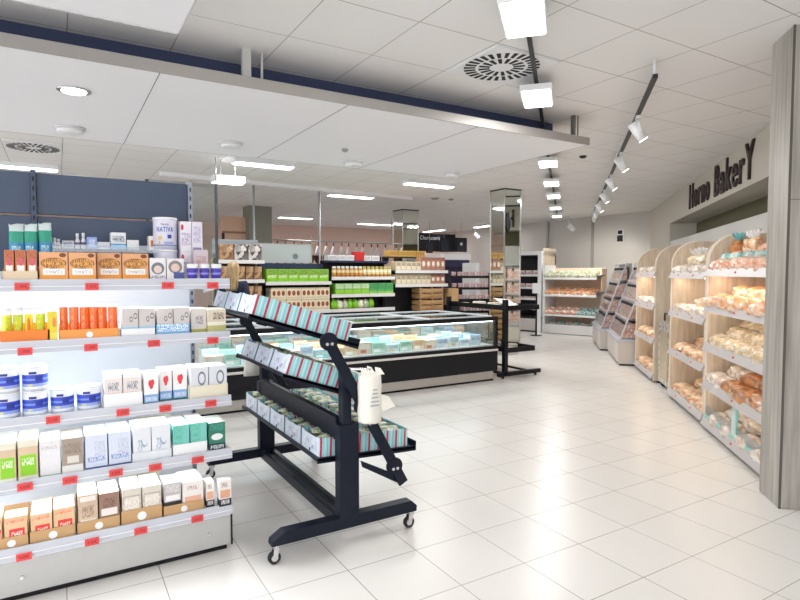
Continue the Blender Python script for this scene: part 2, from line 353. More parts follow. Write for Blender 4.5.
# strip lights on the ceilings
strips = [((236, 162), (290, 169), 'strip light on the ceiling behind the canopy, above the brown shelves', 20), ((332, 194.5), (369, 199), 'strip light above the green boxes, left of the far mirror column', 16), ((408, 183), (449, 188), 'strip light left of the front mirror column, well above the dark sign', 20),
          ((281, 217), (309, 219.5), 'small strip light far back above the grey acrylic panel', 12), ((363, 223), (388, 226), 'small strip light far back above the hanging hams', 12), ((425, 232), (443, 230), 'small strip light above the dark delicatessen sign', 8), ((451, 236), (467, 234), 'small strip light above the third hanging screen', 8),
          ((476, 227.5), (491, 225.5), 'small strip light touching the left edge of the front mirror column', 8), ((520, 229.5), (534, 226.5), 'small strip light touching the right edge of the front mirror column', 8), ((0, 166), (57, 171), 'long strip light at the left edge above the navy panel', 14)]
for i, (a, b, lb, pw) in enumerate(strips):
    z = 3.06; A = onz(*a, z); B = onz(*b, z)
    mid = (A+B)/2; L = (B-A).length; an = math.atan2(B.y-A.y, B.x-A.x)
    an2 = 0 if abs(an) < .6 else an
    if an2 == 0: L = abs(B.x-A.x)
    L = min(L, 1.6)
    e = empty('strip_light', mid, (0, 0, an2)); tag(e, 'glowing white ' + lb, 'ceiling light')
    MB().box(-L/2-.02, -.11, .0, L/2+.02, .11, ZC-z).build('housing', M['white'], e)
    MB().box(-L/2, -.095, -.012, L/2, .095, 0).build('diffuser', M['lampfar'], e)
    area('strip_lamp_%d' % i, mid + Vector((0, 0, -.02)), (0, 0, an2), L, .18, pw*1.6, (1, .93, .9) if mid.y > 11 else wcol)
# lamp seen at the left of the glass frame
A = onz(228, 183, 2.8)
e = empty('hanging_lamp', A); tag(e, 'boxy white lamp hanging behind the tall glass pane', 'ceiling light')
MB().box(-.22, -.09, .0, .22, .09, .09).build('housing', M['white'], e, bevel=.01); MB().box(-.2, -.08, -.01, .2, .08, 0).build('diffuser', M['lampfar'], e)
for q in (-.1, .1): MB().cyl((q, 0, .09), (q, 0, ZC-2.8), .006, 6).build('wire', M['silver'], e)
# trim bar across ceiling
struct(MB().bar((1.4, 9.55, ZC-.03), (6.3, 10.0, ZC-.03), .08, .06).build('trim_9', M['ceilw']))
# added fill lights without housings, unseen above and behind the viewpoint
for i, (x, y) in enumerate(((-1.2, .6), (1.6, -.8), (4.2, -.6), (-3.2, 3.0))):
    area('front_fill_%d' % i, (x, y, 3.09), (0, 0, .8), .6, .3, 8, wcol)

# spotlights over the bakery
tr2 = MB().bar(bw(-2.4, -1.43, 2.985), bw(7.4, -1.43, 2.985), .034, .03).build('spotlight_track', M['dark']); tag(tr2, 'thin black track carrying the white spotlights over the bakery aisle', 'track')
for w_ in (-2.35, 1, 4, 7.2): MB().cyl(bw(w_, -1.43, 3.0), bw(w_, -1.43, ZC), .012, 10).build('suspension', M['white'], tr2)
sp_names = ['closest and largest', 'second', 'third', 'fourth', 'fifth', 'sixth', 'farthest']
for i, w_ in enumerate((-1.34, .28, 1.85, 3.43, 4.96, 6.3, 7.2)):
    p = bw(w_, -1.43, 2.965)
    e = empty('spotlight', p, (0, 0, ANG_W)); tag(e, 'white cylindrical spotlight on the bakery track, ' + sp_names[i] + ' of the line', 'spotlight', 'bakery spotlights')
    MB().box(-.05, -.018, -.02, .05, .018, .0045).cyl((0, 0, -.02), (0, 0, -.06), .012, 10).build('adapter', M['white'], e)
    MB().bar((-.055, 0, -.06), (.055, 0, -.06), .02, .008).bar((-.055, 0, -.06), (-.055, -.02, -.14), .02, .008, 0, (1, 0, 0)).bar((.055, 0, -.06), (.055, -.02, -.14), .02, .008, 0, (1, 0, 0)).build('yoke', M['white'], e)
    d = (Vector((.12, -.55, -.8)) if i < 5 else Vector((.75, -.1, -.62))).normalized(); c0 = Vector((0, .0, -.13))
    MB().cyl(c0-d*.09, c0+d*.09, .046, 20).build('lamp_head', M['white'], e)
    MB().cyl(c0+d*.09, c0+d*.094, .04, 20).build('lens', M['lamp'], e)
    l = bpy.data.lights.new('spot_%d' % i, 'SPOT'); l.energy = 26 if i < 5 else 80; l.spot_size = 1.5; l.spot_blend = .6; l.shadow_soft_size = .05; l.color = (1, .91, .80)
    lo = bpy.data.objects.new('spot_%d' % i, l); COL.objects.link(lo)
    Rz = Matrix.Rotation(ANG_W, 3, 'Z'); dw = Rz @ d; lo.location = p + Rz @ (c0+d*.1); lo.rotation_euler = dw.to_track_quat('-Z', 'Y').to_euler()
for i, (x, y) in enumerate(((569, 228), (475, 236))):
    P = onz(x, y, 2.8)
    e = empty('spotlight', P); tag(e, ['white spotlight hanging alone right of the front mirror column', 'white spotlight hanging alone right of the three screens'][i], 'spotlight')
    MB().cyl((0, 0, .05), (0, 0, ZC-2.8), .012, 8).build('stem', M['white'], e)
    MB().cyl((-.02, 0, .08), (.1, -.1, -.08), .07, 16).build('lamp_head', M['white'], e)

# diffuser vents
def vent(cx, cy, half, label, zc=ZC):
    e = empty('air_vent', (cx, cy, zc)); tag(e, label, 'vent')
    MB().box(-half, -half, -.012, half, half, 0).build('plate', M['white'], e, bevel=.004)
    b = MB()
    for ring, (r0, r1, n) in enumerate(((.30, .58, 16), (.66, .95, 28))):
        for k in range(n):
            a = 2*PI*(k+.5*ring)/n; wd = (r0+r1)/2*half*2*PI/n*.3
            ca, sa = math.cos(a), math.sin(a); p, q = r0*half, r1*half
            vs = [(ca*r-sa*s*wd, sa*r+ca*s*wd, zz) for zz in (-.0145, -.012) for r, s in ((p, -.7), (q, -1), (q, 1), (p, .7))]
            b.add(vs, [(0, 1, 2, 3), (7, 6, 5, 4), (0, 4, 5, 1), (1, 5, 6, 2), (2, 6, 7, 3), (3, 7, 4, 0)])
    b.build('slots', mat('vent_black', sr(28, 28, 30), .7), e)
vent(2.925, 3.365, .30, 'round slotted air vent in the ceiling tile beside the light panels')
vent(-.22, 8.5, .30, 'round slotted air vent at the left edge above the navy panel')
def dome(x, y, z, r, label, m=None, h=.05):
    e = empty('ceiling_speaker', (x, y, z)); tag(e, label, 'speaker')
    MB().lathe([(.01, -h), (r*.72, -h), (r*.86, -h*.85), (r*.9, -h*.4)], n=24).build('grille', M['white'], e)
    MB().lathe([(r*.9, -h*.4), (r, -h*.35), (r*1.08, 0)], n=24).build('rim', mat('speaker_rim', sr(214, 214, 216), .4), e)
dome(.126, 5.9, 2.84, .12, 'white dome ceiling speaker at the left, below the round downlight')
dome(1.507, 5.75, 2.84, .11, 'white dome ceiling speaker second from left on the canopy')
dome(2.976, 6.0, 2.84, .11, 'white dome ceiling speaker third from left on the canopy')
dome(4.395, 6.0, 2.84, .10, 'white dome ceiling speaker at the right end of the canopy')
e = empty('downlight', (.13, 4.68, 2.84)); tag(e, 'round recessed downlight glowing in the canopy at the left', 'ceiling light')
MB().lathe([(.105, 0), (.11, -.008), (.085, -.012), (.08, -.004)], n=28).build('rim', M['chrome'], e); MB().lathe([(.001, -.018), (.074, -.016), (.08, -.012), (.001, -.010)], n=28).build('diffuser', M['lamp'], e)
area('downlight_lamp', (.13, 4.68, 2.818), (0, 0, 0), .14, .14, 9, wcol)
for (x, y, z, r, lb) in ((583, 156, ZC, .05, 'small dark ceiling sensor right of the third light panel'), (345, 149, 2.84, .035, 'small grey sensor on the canopy above the third speaker'), (435, 198, ZC, .09, 'grey ceiling sensor above the far mirror column'), (451, 199, ZC, .06, 'small flat ceiling sensor right of the grey one')):
    P = onz(x, y, z); tag(MB().lathe([(.005, -.03), (r*.6, -.03), (r, -.008), (r, 0)], n=20).build('ceiling_sensor', M['dark'] if 'dark' in lb else mat('sensor_grey', sr(150, 150, 150), .5), None, loc=P), lb, 'sensor')

# ------------------------------------------------------------------ wall sign
sign_m = mat('sign_brown', sr(52, 38, 38), .5)
rot = Matrix(((-WW.x, 0, -WN.x), (-WW.y, 0, -WN.y), (0, 1, 0))).to_euler()
sg = empty('wall_sign', bw(2.27, -.002, 2.85)); tag(sg, 'dark raised letters reading Horno Bakery on the pale bulkhead', 'sign')
place_text('Horno', 1.42, .42, sign_m, WW*.92, rot, sg, .025, .004)
place_text('BakerY', 1.78, .44, sign_m, WW*-.99, rot, sg, .025, .006)
# little notice on the end wall
_p = onx(620, 236, ce.x-.015); nt_ = empty('wall_notice', _p); tag(nt_, 'small black and white notice on the end wall', 'notice')
MB().box(0, -.10, -.17, .014, .10, .17).build('board', M['white'], nt_)
MB().box(-.004, -.09, -.15, 0, .09, .02).box(-.004, -.07, .05, 0, .07, .15).build('print', M['dark'], nt_)

# ------------------------------------------------------------------ lit white gondola with five shelves
YF = 3.14                                                           # shelf front plane
SH = [1.517, 1.230, .875, .579, .266]                               # shelf heights, top to bottom
SN = ['top', 'second', 'third', 'fourth', 'bottom']
GX0, GX1 = -1.15, .80
g = empty('gondola_shelving', (0, YF, 0)); tag(g, 'white lit gondola with five product shelves and navy back panels', 'shelving')
MB().box(GX0, .56, .12, .70, .60, 1.56).build('back_panel', mat('gondola_white_back', sr(238, 242, 246), .4), g)
for (x0, x1) in ((GX0, -.115), (-.09, .70)):
    for z0, z1 in ((1.56, 1.862), (1.874, 2.10)):
        MB().box(x0, .585, z0, x1, .62, z1).build('navy_panel', M['navy'], g, bevel=.003)
for x in (GX0, -.1025, .712):
    zb = 0 if x > .7 else 1.53
    up = MB().box(x-.012, .55, zb, x+.012, .64, 2.11)
    for k in range(34):
        if .3+k*.053 < zb: continue
        up.box(x-.004, .547, .3+k*.053, x+.004, .5505, .325+k*.053, 1)
    up.build('upright', [M['navy'] if x < .7 else mat('upright_steel', sr(150, 156, 170), .35, .6), M['black']], g)
for k, z in enumerate(SH):
    dep = .56
    s_ = MB().box(GX0, .012, z-.022, GX1, dep, z-.004).build('shelf', M['shelfwhite'], g)
    MB().prism([(-.004, z-.052), (.012, z-.052), (.012, z+.004), (.004, z+.004)], GX0, GX1+.004, 'x').build('price_rail', M['rail'], s_)
    MB().box(GX0, -.006, z-.032, GX1+.004, .0, z-.028).build('rail_edge', M['white'], s_)
    MB().prism([(.02, z-.022), (.02, z-.04), (.5, z-.09), (.54, z-.022)], GX1-.03, GX1-.024, 'x').build('bracket', M['shelfwhite'], s_)
    if k < 4:
        MB().box(GX0+.02, .05, z-.036, GX1-.06, .075, z-.024).build('light_strip', M['strip'], s_)
        area('shelf_lamp_%d' % k, (-.15, YF+.10, z-.04), (-.35, 0, 0), 1.7, .04, [8, 6, 6, 5][k], (.94, .97, 1))
MB().box(GX0, .03, .03, GX1, .60, .243).build('base', M['basegrey'], g, bevel=.003)
MB().box(GX0, .022, .20, GX1, .03, .208).build('base_trim', M['white'], g)
MB().box(GX0, .05, 0, GX1-.02, .58, .03).build('plinth', M['black'], g)
MB().box(GX1-.002, .02, .03, GX1+.006, .04, .245).build('end_strip', M['black'], g)
for (px, py) in ((22, 577), (209, 534)):
    P = ony(px, py, YF+.03); MB().cyl((P.x, .03, P.z), (P.x, .018, P.z), .008, 16).cyl((P.x, .018, P.z), (P.x, .015, P.z), .004, 10).build('lock', M['chrome'], g)
cs = MB().box(-.02, .28, 1.672, .52, .56, 1.678).box(-.02, .276, 1.66, .52, .28, 1.70); cs.build('clear_riser_shelf', M['acryl'], g)
MB().box(-.02, .30, 1.52, -.012, .56, 1.672).box(.512, .30, 1.52, .52, .56, 1.672).build('riser_support', M['acryl'], g)

def shelf_x(px, py, Y): return ony(px, py, Y).x
def facing(name, label, cat, px0, px1, yt, yb, k, m, Y=YF+.035, dep=.16, group=None, z0=None, flaps=False, bev=.0015):
    """one pack standing on shelf k, between two measured edges"""
    zz = (SH[k] - .004 if z0 is None else z0) + .0006
    xa = shelf_x(px0, (yt+yb)/2, Y); xb = shelf_x(px1, (yt+yb)/2, Y); zt = ony((px0+px1)/2, yt, Y).z
    o = MB().box(-(xb-xa)/2+.0008, 0, 0, (xb-xa)/2-.0008, dep, max(.02, zt-zz)).build(name, m, None, bevel=bev, loc=((xa+xb)/2, Y, zz))
    tag(o, label, cat, group); return o
def tray(label, px0, px1, yt, yb, k, m, Y=YF+.02, dep=.2, hb=None, name='display_tray', disc=None):
    """open shelf-ready card tray: floor, low front, sides and higher back"""
    zz = SH[k]-.0035; xa = shelf_x(px0, yb, Y); xb = shelf_x(px1, yb, Y); h = max(.02, ony((px0+px1)/2, yt, Y).z-zz); hb = hb or h*1.5; t = .002
    b = MB().box(xa, Y, zz, xb, Y+dep, zz+t).box(xa, Y, zz, xb, Y+t, zz+h).box(xa, Y+dep-t, zz, xb, Y+dep, zz+hb)
    b.prism([(Y, zz), (Y+dep, zz), (Y+dep, zz+hb), (Y+.03, zz+h), (Y, zz+h)], xa, xa+t, 'x').prism([(Y, zz), (Y+dep, zz), (Y+dep, zz+hb), (Y+.03, zz+h), (Y, zz+h)], xb-t, xb, 'x')
    o = b.build(name, m); tag(o, label, 'tray')
    if disc: MB().cyl((((xa+xb)/2), Y, zz+h*.45), (((xa+xb)/2), Y-.0008, zz+h*.45), h*.3, 20).build('emblem', M['white'], o)
    return o, zz+t
C = sr
# -- top shelf
waf = (C(150, 84, 40)); org = C(232, 150, 92)
p_small = pack('pack_snack', C(206, 122, 76), [(.08, .92, .62, .98, C(150, 74, 50), 'ink'), (.15, .85, .1, .5, C(246, 240, 232)), (.25, .8, .48, .74, C(206, 92, 110), 'disc'), (.1, .9, .0, .08, C(220, 130, 60))])
t_, tz = tray('pale card tray holding three snack packs at the left end of the top shelf', 2, 38, 271, 277.5, 0, mat('card_pale', sr(226, 206, 176), .7))
for i, (a, b) in enumerate(((4, 14), (15, 26), (27, 37))):
    facing('snack_box', 'orange snack pack with pink picture, %s in the pale tray' % ('leftmost', 'middle', 'rightmost')[i], 'box', a, b, 250, 272, 0, p_small, Y=YF+.03, z0=tz, dep=.12)
p_waf = pack('pack_waffle', C(226, 168, 122), [(.05, .95, .42, .8, C(150, 92, 46), 'disc'), (.1, .9, .44, .76, C(226, 168, 84), 'ink'), (.12, .88, .2, .42, C(248, 246, 244)), (.2, .8, .25, .36, C(200, 190, 200), 'ink'), (.7, .95, .82, .97, C(120, 66, 40), 'disc')], bands=[(0, .2, C(242, 160, 60)), (0, .06, C(250, 220, 170))])
for i, (a, b, yt, yb, Y) in enumerate(((39, 68, 252, 277, YF+.03), (68.5, 96, 252.5, 276.5, YF+.03), (97, 121.5, 253, 272, YF+.10), (122, 148.5, 253.5, 272, YF+.10))):
    facing('waffle_box', 'orange waffle box with white strip, %s of four on the top shelf' % od(i, 4), 'box', a, b, yt, yb, 0, p_waf, Y=Y, dep=.12)
p_face = pack('pack_face_grey', C(236, 234, 236), [(.1, .9, .25, .8, C(120, 124, 136), 'disc'), (.25, .75, .3, .66, C(232, 210, 200), 'disc'), (.0, 1, 0, .2, C(120, 126, 142), 'ink')])
p_face2 = pack('pack_face_blue', C(232, 230, 232), [(.1, .9, .3, .9, C(140, 132, 132), 'disc'), (.25, .75, .38, .76, C(226, 200, 186), 'disc'), (.4, 1, 0, .35, C(80, 96, 160))])
facing('face_pack_box', 'white box with grey round picture, left of the blue-cornered one, top shelf', 'box', 149.5, 166, 258, 272, 0, p_face, Y=YF+.10, dep=.1)
facing('face_pack_box', 'white box with blue corner and round picture on the top shelf', 'box', 166.5, 184, 258.5, 272.5, 0, p_face2, Y=YF+.10, dep=.1)
jar_m = pack('jar_purple', C(70, 60, 170), [], bands=[(.0, .12, C(220, 220, 240)), (.45, .62, C(150, 150, 225))])
for i, (a, b) in enumerate(((187, 198.5), (199.5, 210), (211, 222))):
    x = (shelf_x(a, 270, YF+.06)+shelf_x(b, 270, YF+.06))/2; r = (shelf_x(b, 270, YF+.06)-shelf_x(a, 270, YF+.06))/2
    e = empty('baby_food_jar', (x, YF+.07, SH[0]-.0034)); tag(e, 'purple jar with white lid, %s of three at the right end of the top shelf' % ('left', 'middle', 'right')[i], 'jar')
    MB().lathe([(r*.72, 0), (r*.8, .004), (r*.97, .055), (r*.9, .062)], n=20).build('cup', jar_m, e); MB().lathe([(r*.92, .062), (r*.95, .064), (r*.95, .082), (r*.8, .086)], n=20).build('lid', M['white'], e)
# -- riser: wipes, small bottles, tins
wipe_m = pack('wipes_film', C(72, 150, 196), [(.2, .8, .2, .36, C(30, 70, 140), 'ink'), (.15, .7, .4, .6, C(190, 226, 236), 'ink')], bands=[(.66, .86, C(60, 164, 140)), (.86, 1, C(210, 226, 226))], rough=.15)
for i, (a, b, yt) in enumerate(((8, 24, 224), (24, 38, 224), (38, 52, 223))):
    Y = YF+.27; xa = shelf_x(a, 240, Y); xb = shelf_x(b, 240, Y); zt = ony((a+b)/2, yt, Y).z; w = xb-xa; h = zt-(SH[0]-.003)
    v = MB(); n = 12; rows = []
    for j, (zz, sy, sx) in enumerate(((0, .8, .9), (.04, 1, 1), (h*.5, 1, 1), (h*.8, .8, .98), (h*.93, .25, .9), (h, .06, .95))):
        rows += [((w/2)*sx*max(-1, min(1, 1.35*math.cos(2*PI*q/n))), .05*sy*max(-1, min(1, 1.35*math.sin(2*PI*q/n))), zz+(.006*math.sin(3*q) if j > 3 else 0)) for q in range(n)]
    v.add(rows, [(k*n+q, k*n+(q+1) % n, (k+1)*n+(q+1) % n, (k+1)*n+q) for k in range(5) for q in range(n)] + [tuple(range(n))[::-1], tuple(range(60, 72))], 0, True)
    o = v.build('wipes_pack', wipe_m, None, loc=((xa+xb)/2, Y+.05, SH[0]-.0034)); o.rotation_euler = (0, 0, (.1, -.05, .08)[i])
    tag(o, 'blue-green film pack of wipes, %s of three on the top shelf' % ('left', 'middle', 'right')[i], 'wipes pack')
RZ = 1.6785
def rbox(label, px0, px1, yt, m, Y=YF+.34, dep=.08, cat='box', name='small_box'):
    xa = shelf_x(px0, 245, Y); xb = shelf_x(px1, 245, Y); zt = ony((px0+px1)/2, yt, Y).z
    tag(MB().box(xa, Y, RZ, xb, Y+dep, zt).build(name, m, None, bevel=.002), label, cat)
p_wb = pack('pack_white_blue', C(236, 240, 244), [(.1, .9, .45, .8, C(90, 100, 130), 'ink')], bands=[(0, .35, C(110, 180, 226))])
rbox('flat pale box on the riser between the white bottles', 62, 74, 240.5, pack('pack_flat_a', C(206, 212, 220), [(.1, .9, .2, .8, C(90, 96, 130), 'ink')]))
rbox('light blue box right of the white bottles on the riser', 87, 97, 237, pack('pack_blue_light', C(150, 180, 236), [(.2, .8, .2, .8, C(236, 240, 250), 'ink')]))
rbox('flat navy and white box on the riser below the tall carton', 97.5, 110, 242, pack('pack_flat_b', C(226, 230, 238), [(.0, 1, .2, .6, C(60, 76, 140), 'ink')]))
rbox('tall white carton with blue foot on the riser', 111, 126, 232.5, p_wb)
rbox('low white box right of the tall carton on the riser', 127, 139, 240, pack('pack_low', C(240, 240, 240), [(0, 1, 0, .3, C(120, 90, 80), 'ink')]))
rbox('small orange and white box beside the formula tin on the riser', 149, 154.5, 236, pack('pack_orange_s', C(240, 236, 230), [(.3, 1, .2, .7, C(220, 120, 60))]))
for i, (px, yt) in enumerate(((54.5, 238), (58.5, 239), (77.5, 233.5), (83.5, 233))):
    Y = YF+.36; x = shelf_x(px, 245, Y); h = ony(px, yt, Y).z-RZ; r = .0115
    e = empty('small_bottle', (x, Y, RZ)); tag(e, 'small white bottle on the riser, %s' % ('beside the wipes', 'second from the wipes', 'left one of the taller pair', 'right one of the taller pair')[i], 'bottle')
    MB().lathe([(r*.9, 0), (r, .004), (r, h*.5), (r*.5, h*.7), (r*.5, h*.76)], n=14).build('body', pack('bottle_white', C(238, 238, 242), [], bands=[(.3, .55, C(110, 90, 130))]), e); MB().lathe([(r*.62, h*.76), (r*.62, h)], n=14).build('cap', M['white'], e)
tin_m = pack('tin_lavender', C(222, 222, 238), [], bands=[(0, .08, C(190, 192, 214)), (.1, .16, C(150, 160, 205))], rough=.3)
def tin(x, y, z, r, h, label, face=False):
    e = empty('formula_tin', (x, y, z)); tag(e, label, 'tin')
    MB().lathe([(r*.97, 0), (r, .004), (r, h*.93), (r*.985, h*.95)], n=32).build('can', tin_m, e)
    MB().lathe([(r*1.03, h*.93), (r*1.04, h*.95), (r*1.03, h), (r*.9, h)], n=32).build('lid', M['white'], e)
    if face:
        aim = math.atan2(-y, -x)
        def wrap(txt, w, hh, zc, m_, off=0):
            me = text_fit(txt, w, hh, 0, .02); me.materials.clear(); me.materials.append(m_)
            for v in me.vertices:
                a = aim + (v.co.x+off)/r; rr = r+.0008; zz = v.co.y+zc; v.co = (rr*math.cos(a), rr*math.sin(a), zz)
            o = bpy.data.objects.new('lettering', me); COL.objects.link(o); o.parent = e
        blue = mat('tin_blue', sr(40, 84, 180), .4)
        wrap('NATIVA', r*1.45, h*.16, h*.62, blue); wrap('Nestlé', r*.6, h*.07, h*.78, mat('tin_grey_ink', sr(90, 96, 120), .5))
        q = MB()
        for (u0, u1, z0, z1, mi) in ((.2, .55, .34, .46, 0), (-.6, -.25, .3, .42, 1), (-.55, -.4, .12, .26, 1), (-.1, .75, .16, .24, 2)):
            ns = 5; pts = []
            for zz in (z0*h, z1*h):
                for s in range(ns+1):
                    a = aim+(u0+(u1-u0)*s/ns); pts.append(((r+.0008)*math.cos(a), (r+.0008)*math.sin(a), zz))
            q.add(pts, [(s, s+1, ns+2+s, ns+1+s) for s in range(ns)], mi)
        q.build('label_print', [blue, mat('tin_gold', sr(214, 196, 120), .5), mat('tin_lilac', sr(170, 176, 220), .5)], e)
xt = (shelf_x(157, 240, YF+.22)+shelf_x(179.5, 240, YF+.22))/2; rt = .063
tin(xt, YF+.33, SH[0]-.0034, rt, .168, 'lower lavender formula tin stacked under the one with blue lettering')
tin(xt, YF+.33, SH[0]+.1652, rt, .18, 'white formula tin with blue lettering standing on another tin', True)
p_red = pack('pack_red_dot', C(232, 228, 238), [(.05, .3, .7, .9, C(206, 60, 76), 'disc'), (.1, .9, .2, .62, C(170, 160, 196), 'ink')], bands=[])
p_lil = pack('pack_lilac', C(226, 222, 236), [(.15, .85, .3, .85, C(180, 176, 206), 'ink'), (.1, .9, .05, .14, C(150, 140, 180))])
for i, (a, b, m_) in enumerate(((180.5, 191.5, p_red), (192, 202.5, p_lil))):
    xa = shelf_x(a, 240, YF+.26); xb = shelf_x(b, 240, YF+.26)
    for j, (z0, z1) in enumerate(((SH[0]-.0034, 1.672), (1.6725, 1.842))):
        tag(MB().box(xa, YF+.26, z0, xb, YF+.38, z1).build('cereal_box', m_, None, bevel=.002), ('%s %s box right of the formula tins' % (('lower', 'upper')[j], ('white red-dotted', 'plain lilac')[i])), 'box')
facing('small_box', 'low pink-grey box behind the purple jars', 'box', 194, 208, 250, 262, 0, pack('pack_pinkgrey', C(214, 200, 206), [(.1, .9, .2, .8, C(196, 150, 150), 'ink')]), Y=YF+.18, dep=.06)
# -- second shelf: tubes, pouches, cartons
t_, tz = tray('orange card tray of yellow tubes at the left of the second shelf', 0, 50, 330.5, 340, 1, mat('card_orange', sr(236, 132, 52), .6), dep=.1)
tube_y = pack('tube_yellow', C(232, 208, 40), [(.1, .9, .05, .8, C(150, 190, 50), 'ink')], bands=[(.0, .05, C(240, 240, 240)), (.86, 1, C(240, 240, 240))])
tube_g = pack('tube_green', C(170, 196, 50), [(.1, .9, .05, .8, C(222, 210, 60), 'ink')], bands=[(0, .05, C(240, 240, 240)), (.86, 1, C(240, 240, 240))])
tube_r = pack('tube_yellow_red', C(240, 206, 40), [(.3, .7, .3, .75, C(232, 120, 40), 'disc')], bands=[(0, .05, C(240, 240, 240)), (.86, 1, C(240, 240, 240))])
for i, (a, b, m_) in enumerate(((1, 12, tube_y), (13, 23, tube_g), (24.5, 33, tube_r), (35.5, 45, tube_g))):
    Y = YF+.06; xa = shelf_x(a, 320, Y); xb = shelf_x(b, 320, Y); r = (xb-xa)/2; h = ony((a+b)/2, 305.5-i*.4, Y).z-tz
    e = empty('snack_tube', ((xa+xb)/2, Y+r*.3, tz+.0005)); tag(e, '%s tube with white cap, %s of four in the orange tray' % (('yellow', 'green', 'yellow red-spotted', 'lime')[i], od(i, 4)), 'tube')
    MB().lathe([(r*.95, 0), (r, .004), (r, h*.86)], n=20).build('tube', m_, e); MB().lathe([(r*1.02, h*.86), (r*1.02, h*.97), (r*.9, h)], n=20).build('cap', M['white'], e)
facing('snack_tube_box', 'yellow and orange carton between the tubes and the orange pouches', 'box', 47, 57.5, 307, 339, 1, pack('pack_yellow_c', C(226, 206, 50), [(.5, .9, .4, .7, C(224, 140, 60), 'disc')], bands=[(.86, 1, C(240, 240, 236)), (0, .25, C(240, 220, 90))]), dep=.06, Y=YF+.02)
t_, tz = tray('orange card tray with white half-round emblem holding six pouches', 59, 119, 329, 338.5, 1, mat('card_orange_b', sr(244, 160, 84), .6), dep=.1, disc=True)
pouch_m = pack('pouch_orange', C(226, 96, 34), [(.15, .5, .15, .9, C(244, 150, 90), 'ink'), (.3, .9, .02, .2, C(240, 230, 220), 'disc')], bands=[(.92, 1, C(226, 226, 232))], rough=.2)
for i, (a, b) in enumerate(((59.5, 68), (69, 79), (79.5, 89.5), (89, 98.5), (97.5, 107), (108, 117.5))):
    Y = YF+.065; xa = shelf_x(a, 318, Y); xb = shelf_x(b, 318, Y); h = ony((a+b)/2, 304.5, Y).z-tz; w = xb-xa-.001
    v = MB(); n = 12; rows = []
    for zz, sx, sy in ((0, .85, .016), (h*.12, .98, .018), (h*.6, .95, .014), (h*.9, .98, .004), (h, .98, .002)):
        rows += [(w/2*sx*max(-1, min(1, 1.3*math.cos(2*PI*q/n))), sy*math.sin(2*PI*q/n), zz) for q in range(n)]
    v.add(rows, [(k*n+q, k*n+(q+1) % n, (k+1)*n+(q+1) % n, (k+1)*n+q) for k in range(4) for q in range(n)] + [tuple(range(n))[::-1], tuple(range(48, 60))], 0, True)
    o = v.build('snack_pouch', pouch_m, None, loc=((xa+xb)/2, Y, tz+.0005), rot=((.0, 0, (.05, -.1, .12, -.06, .1, 0)[i])))
    tag(o, 'orange foil pouch, %s of six in the orange tray' % od(i, 6), 'pouch')
p_gb = pack('pack_grey_blue', C(204, 198, 196), [(.45, .65, .5, .7, C(110, 100, 100), 'disc'), (.49, .61, .54, .66, C(204, 198, 196), 'disc'), (.7, .95, .6, .82, C(120, 110, 110), 'disc'), (.74, .91, .65, .77, C(204, 198, 196), 'disc')], bands=[(0, .22, C(60, 130, 190)), (.2, .34, C(160, 200, 226))])
t_, tz = tray('white card tray under the first two grey cartons, second shelf', 121, 155.5, 328.5, 334.5, 1, M['white'], dep=.14)
t2_, tz2 = tray('light blue card tray under the next two grey cartons, second shelf', 156, 190, 324, 333, 1, pack('card_blue', C(120, 176, 222), [(.05, .95, .2, .8, C(226, 240, 250), 'ink')]), dep=.14)
for i, (a, b, yt) in enumerate(((122, 138.5, 308), (139, 155, 308), (157, 173, 308), (173.5, 189.5, 307.5))):
    facing('cereal_carton', 'grey carton with blue foot and small rings, %s of four' % od(i, 4), 'box', a, b, yt, 330, 1, p_gb, Y=YF+.026, dep=.10, z0=tz if i < 2 else tz2)
facing('cereal_carton', 'grey carton with olive foot, left of the tan olive one', 'box', 191, 206.5, 308.5, 325, 1, pack('pack_olive', C(212, 206, 202), [(.3, .8, .35, .7, C(150, 130, 150), 'ink')], bands=[(0, .16, C(176, 170, 90))]), Y=YF+.05, dep=.14)
facing('cereal_carton', 'tan and olive carton at the right end of the second shelf', 'box', 207.5, 226, 309, 331, 1, pack('pack_tan', C(210, 200, 178), [(.3, .9, .55, .85, C(120, 100, 90), 'ink')], bands=[(0, .3, C(190, 186, 120)), (.3, .45, C(230, 226, 214))]), Y=YF+.03, dep=.14)
# -- third shelf: blue tins, cartons
can_m = pack('can_blue', C(226, 230, 238), [], bands=[(.0, .08, C(190, 196, 206)), (.3, .66, C(52, 72, 190)), (.18, .3, C(150, 170, 226)), (.42, .5, C(110, 140, 225)), (.93, 1, C(180, 186, 196))], rough=.3)
def can(px0, px1, zb, h, label, Y=YF+.04):
    xa = shelf_x(px0, 390, Y+.04); xb = shelf_x(px1, 390, Y+.04); r = (xb-xa)/2
    e = empty('formula_can', ((xa+xb)/2, Y+r, zb)); tag(e, label, 'can')
    MB().lathe([(r*.96, 0), (r*.99, .003), (r*.99, h*.95), (r*.93, h)], n=32).build('can', can_m, e)
    MB().lathe([(r*1.0, h*.945), (r*1.01, h*.99), (r*.8, h*1.005)], n=32).build('lid', M['white'], e)
    v = MB(); aim = math.atan2(-(Y+r), -(xa+xb)/2)
    for (u0, u1, z0, z1, mi) in ((-.5, .1, .68, .78, 0), (.0, .6, .4, .6, 1), (-.6, -.2, .2, .28, 2)):
        pts = [((r*.99+.0008)*math.cos(aim+u0+(u1-u0)*s/5), (r*.99+.0008)*math.sin(aim+u0+(u1-u0)*s/5), z*h) for z in (z0, z1) for s in range(6)]
        v.add(pts, [(s, s+1, 7+s, 6+s) for s in range(5)], mi)
    v.build('label_print', [mat('can_ink', sr(40, 50, 120), .5), mat('can_dark', sr(40, 56, 150), .5), mat('can_gold', sr(206, 206, 130), .5)], e)
z3 = SH[2]-.0034; hc = .118
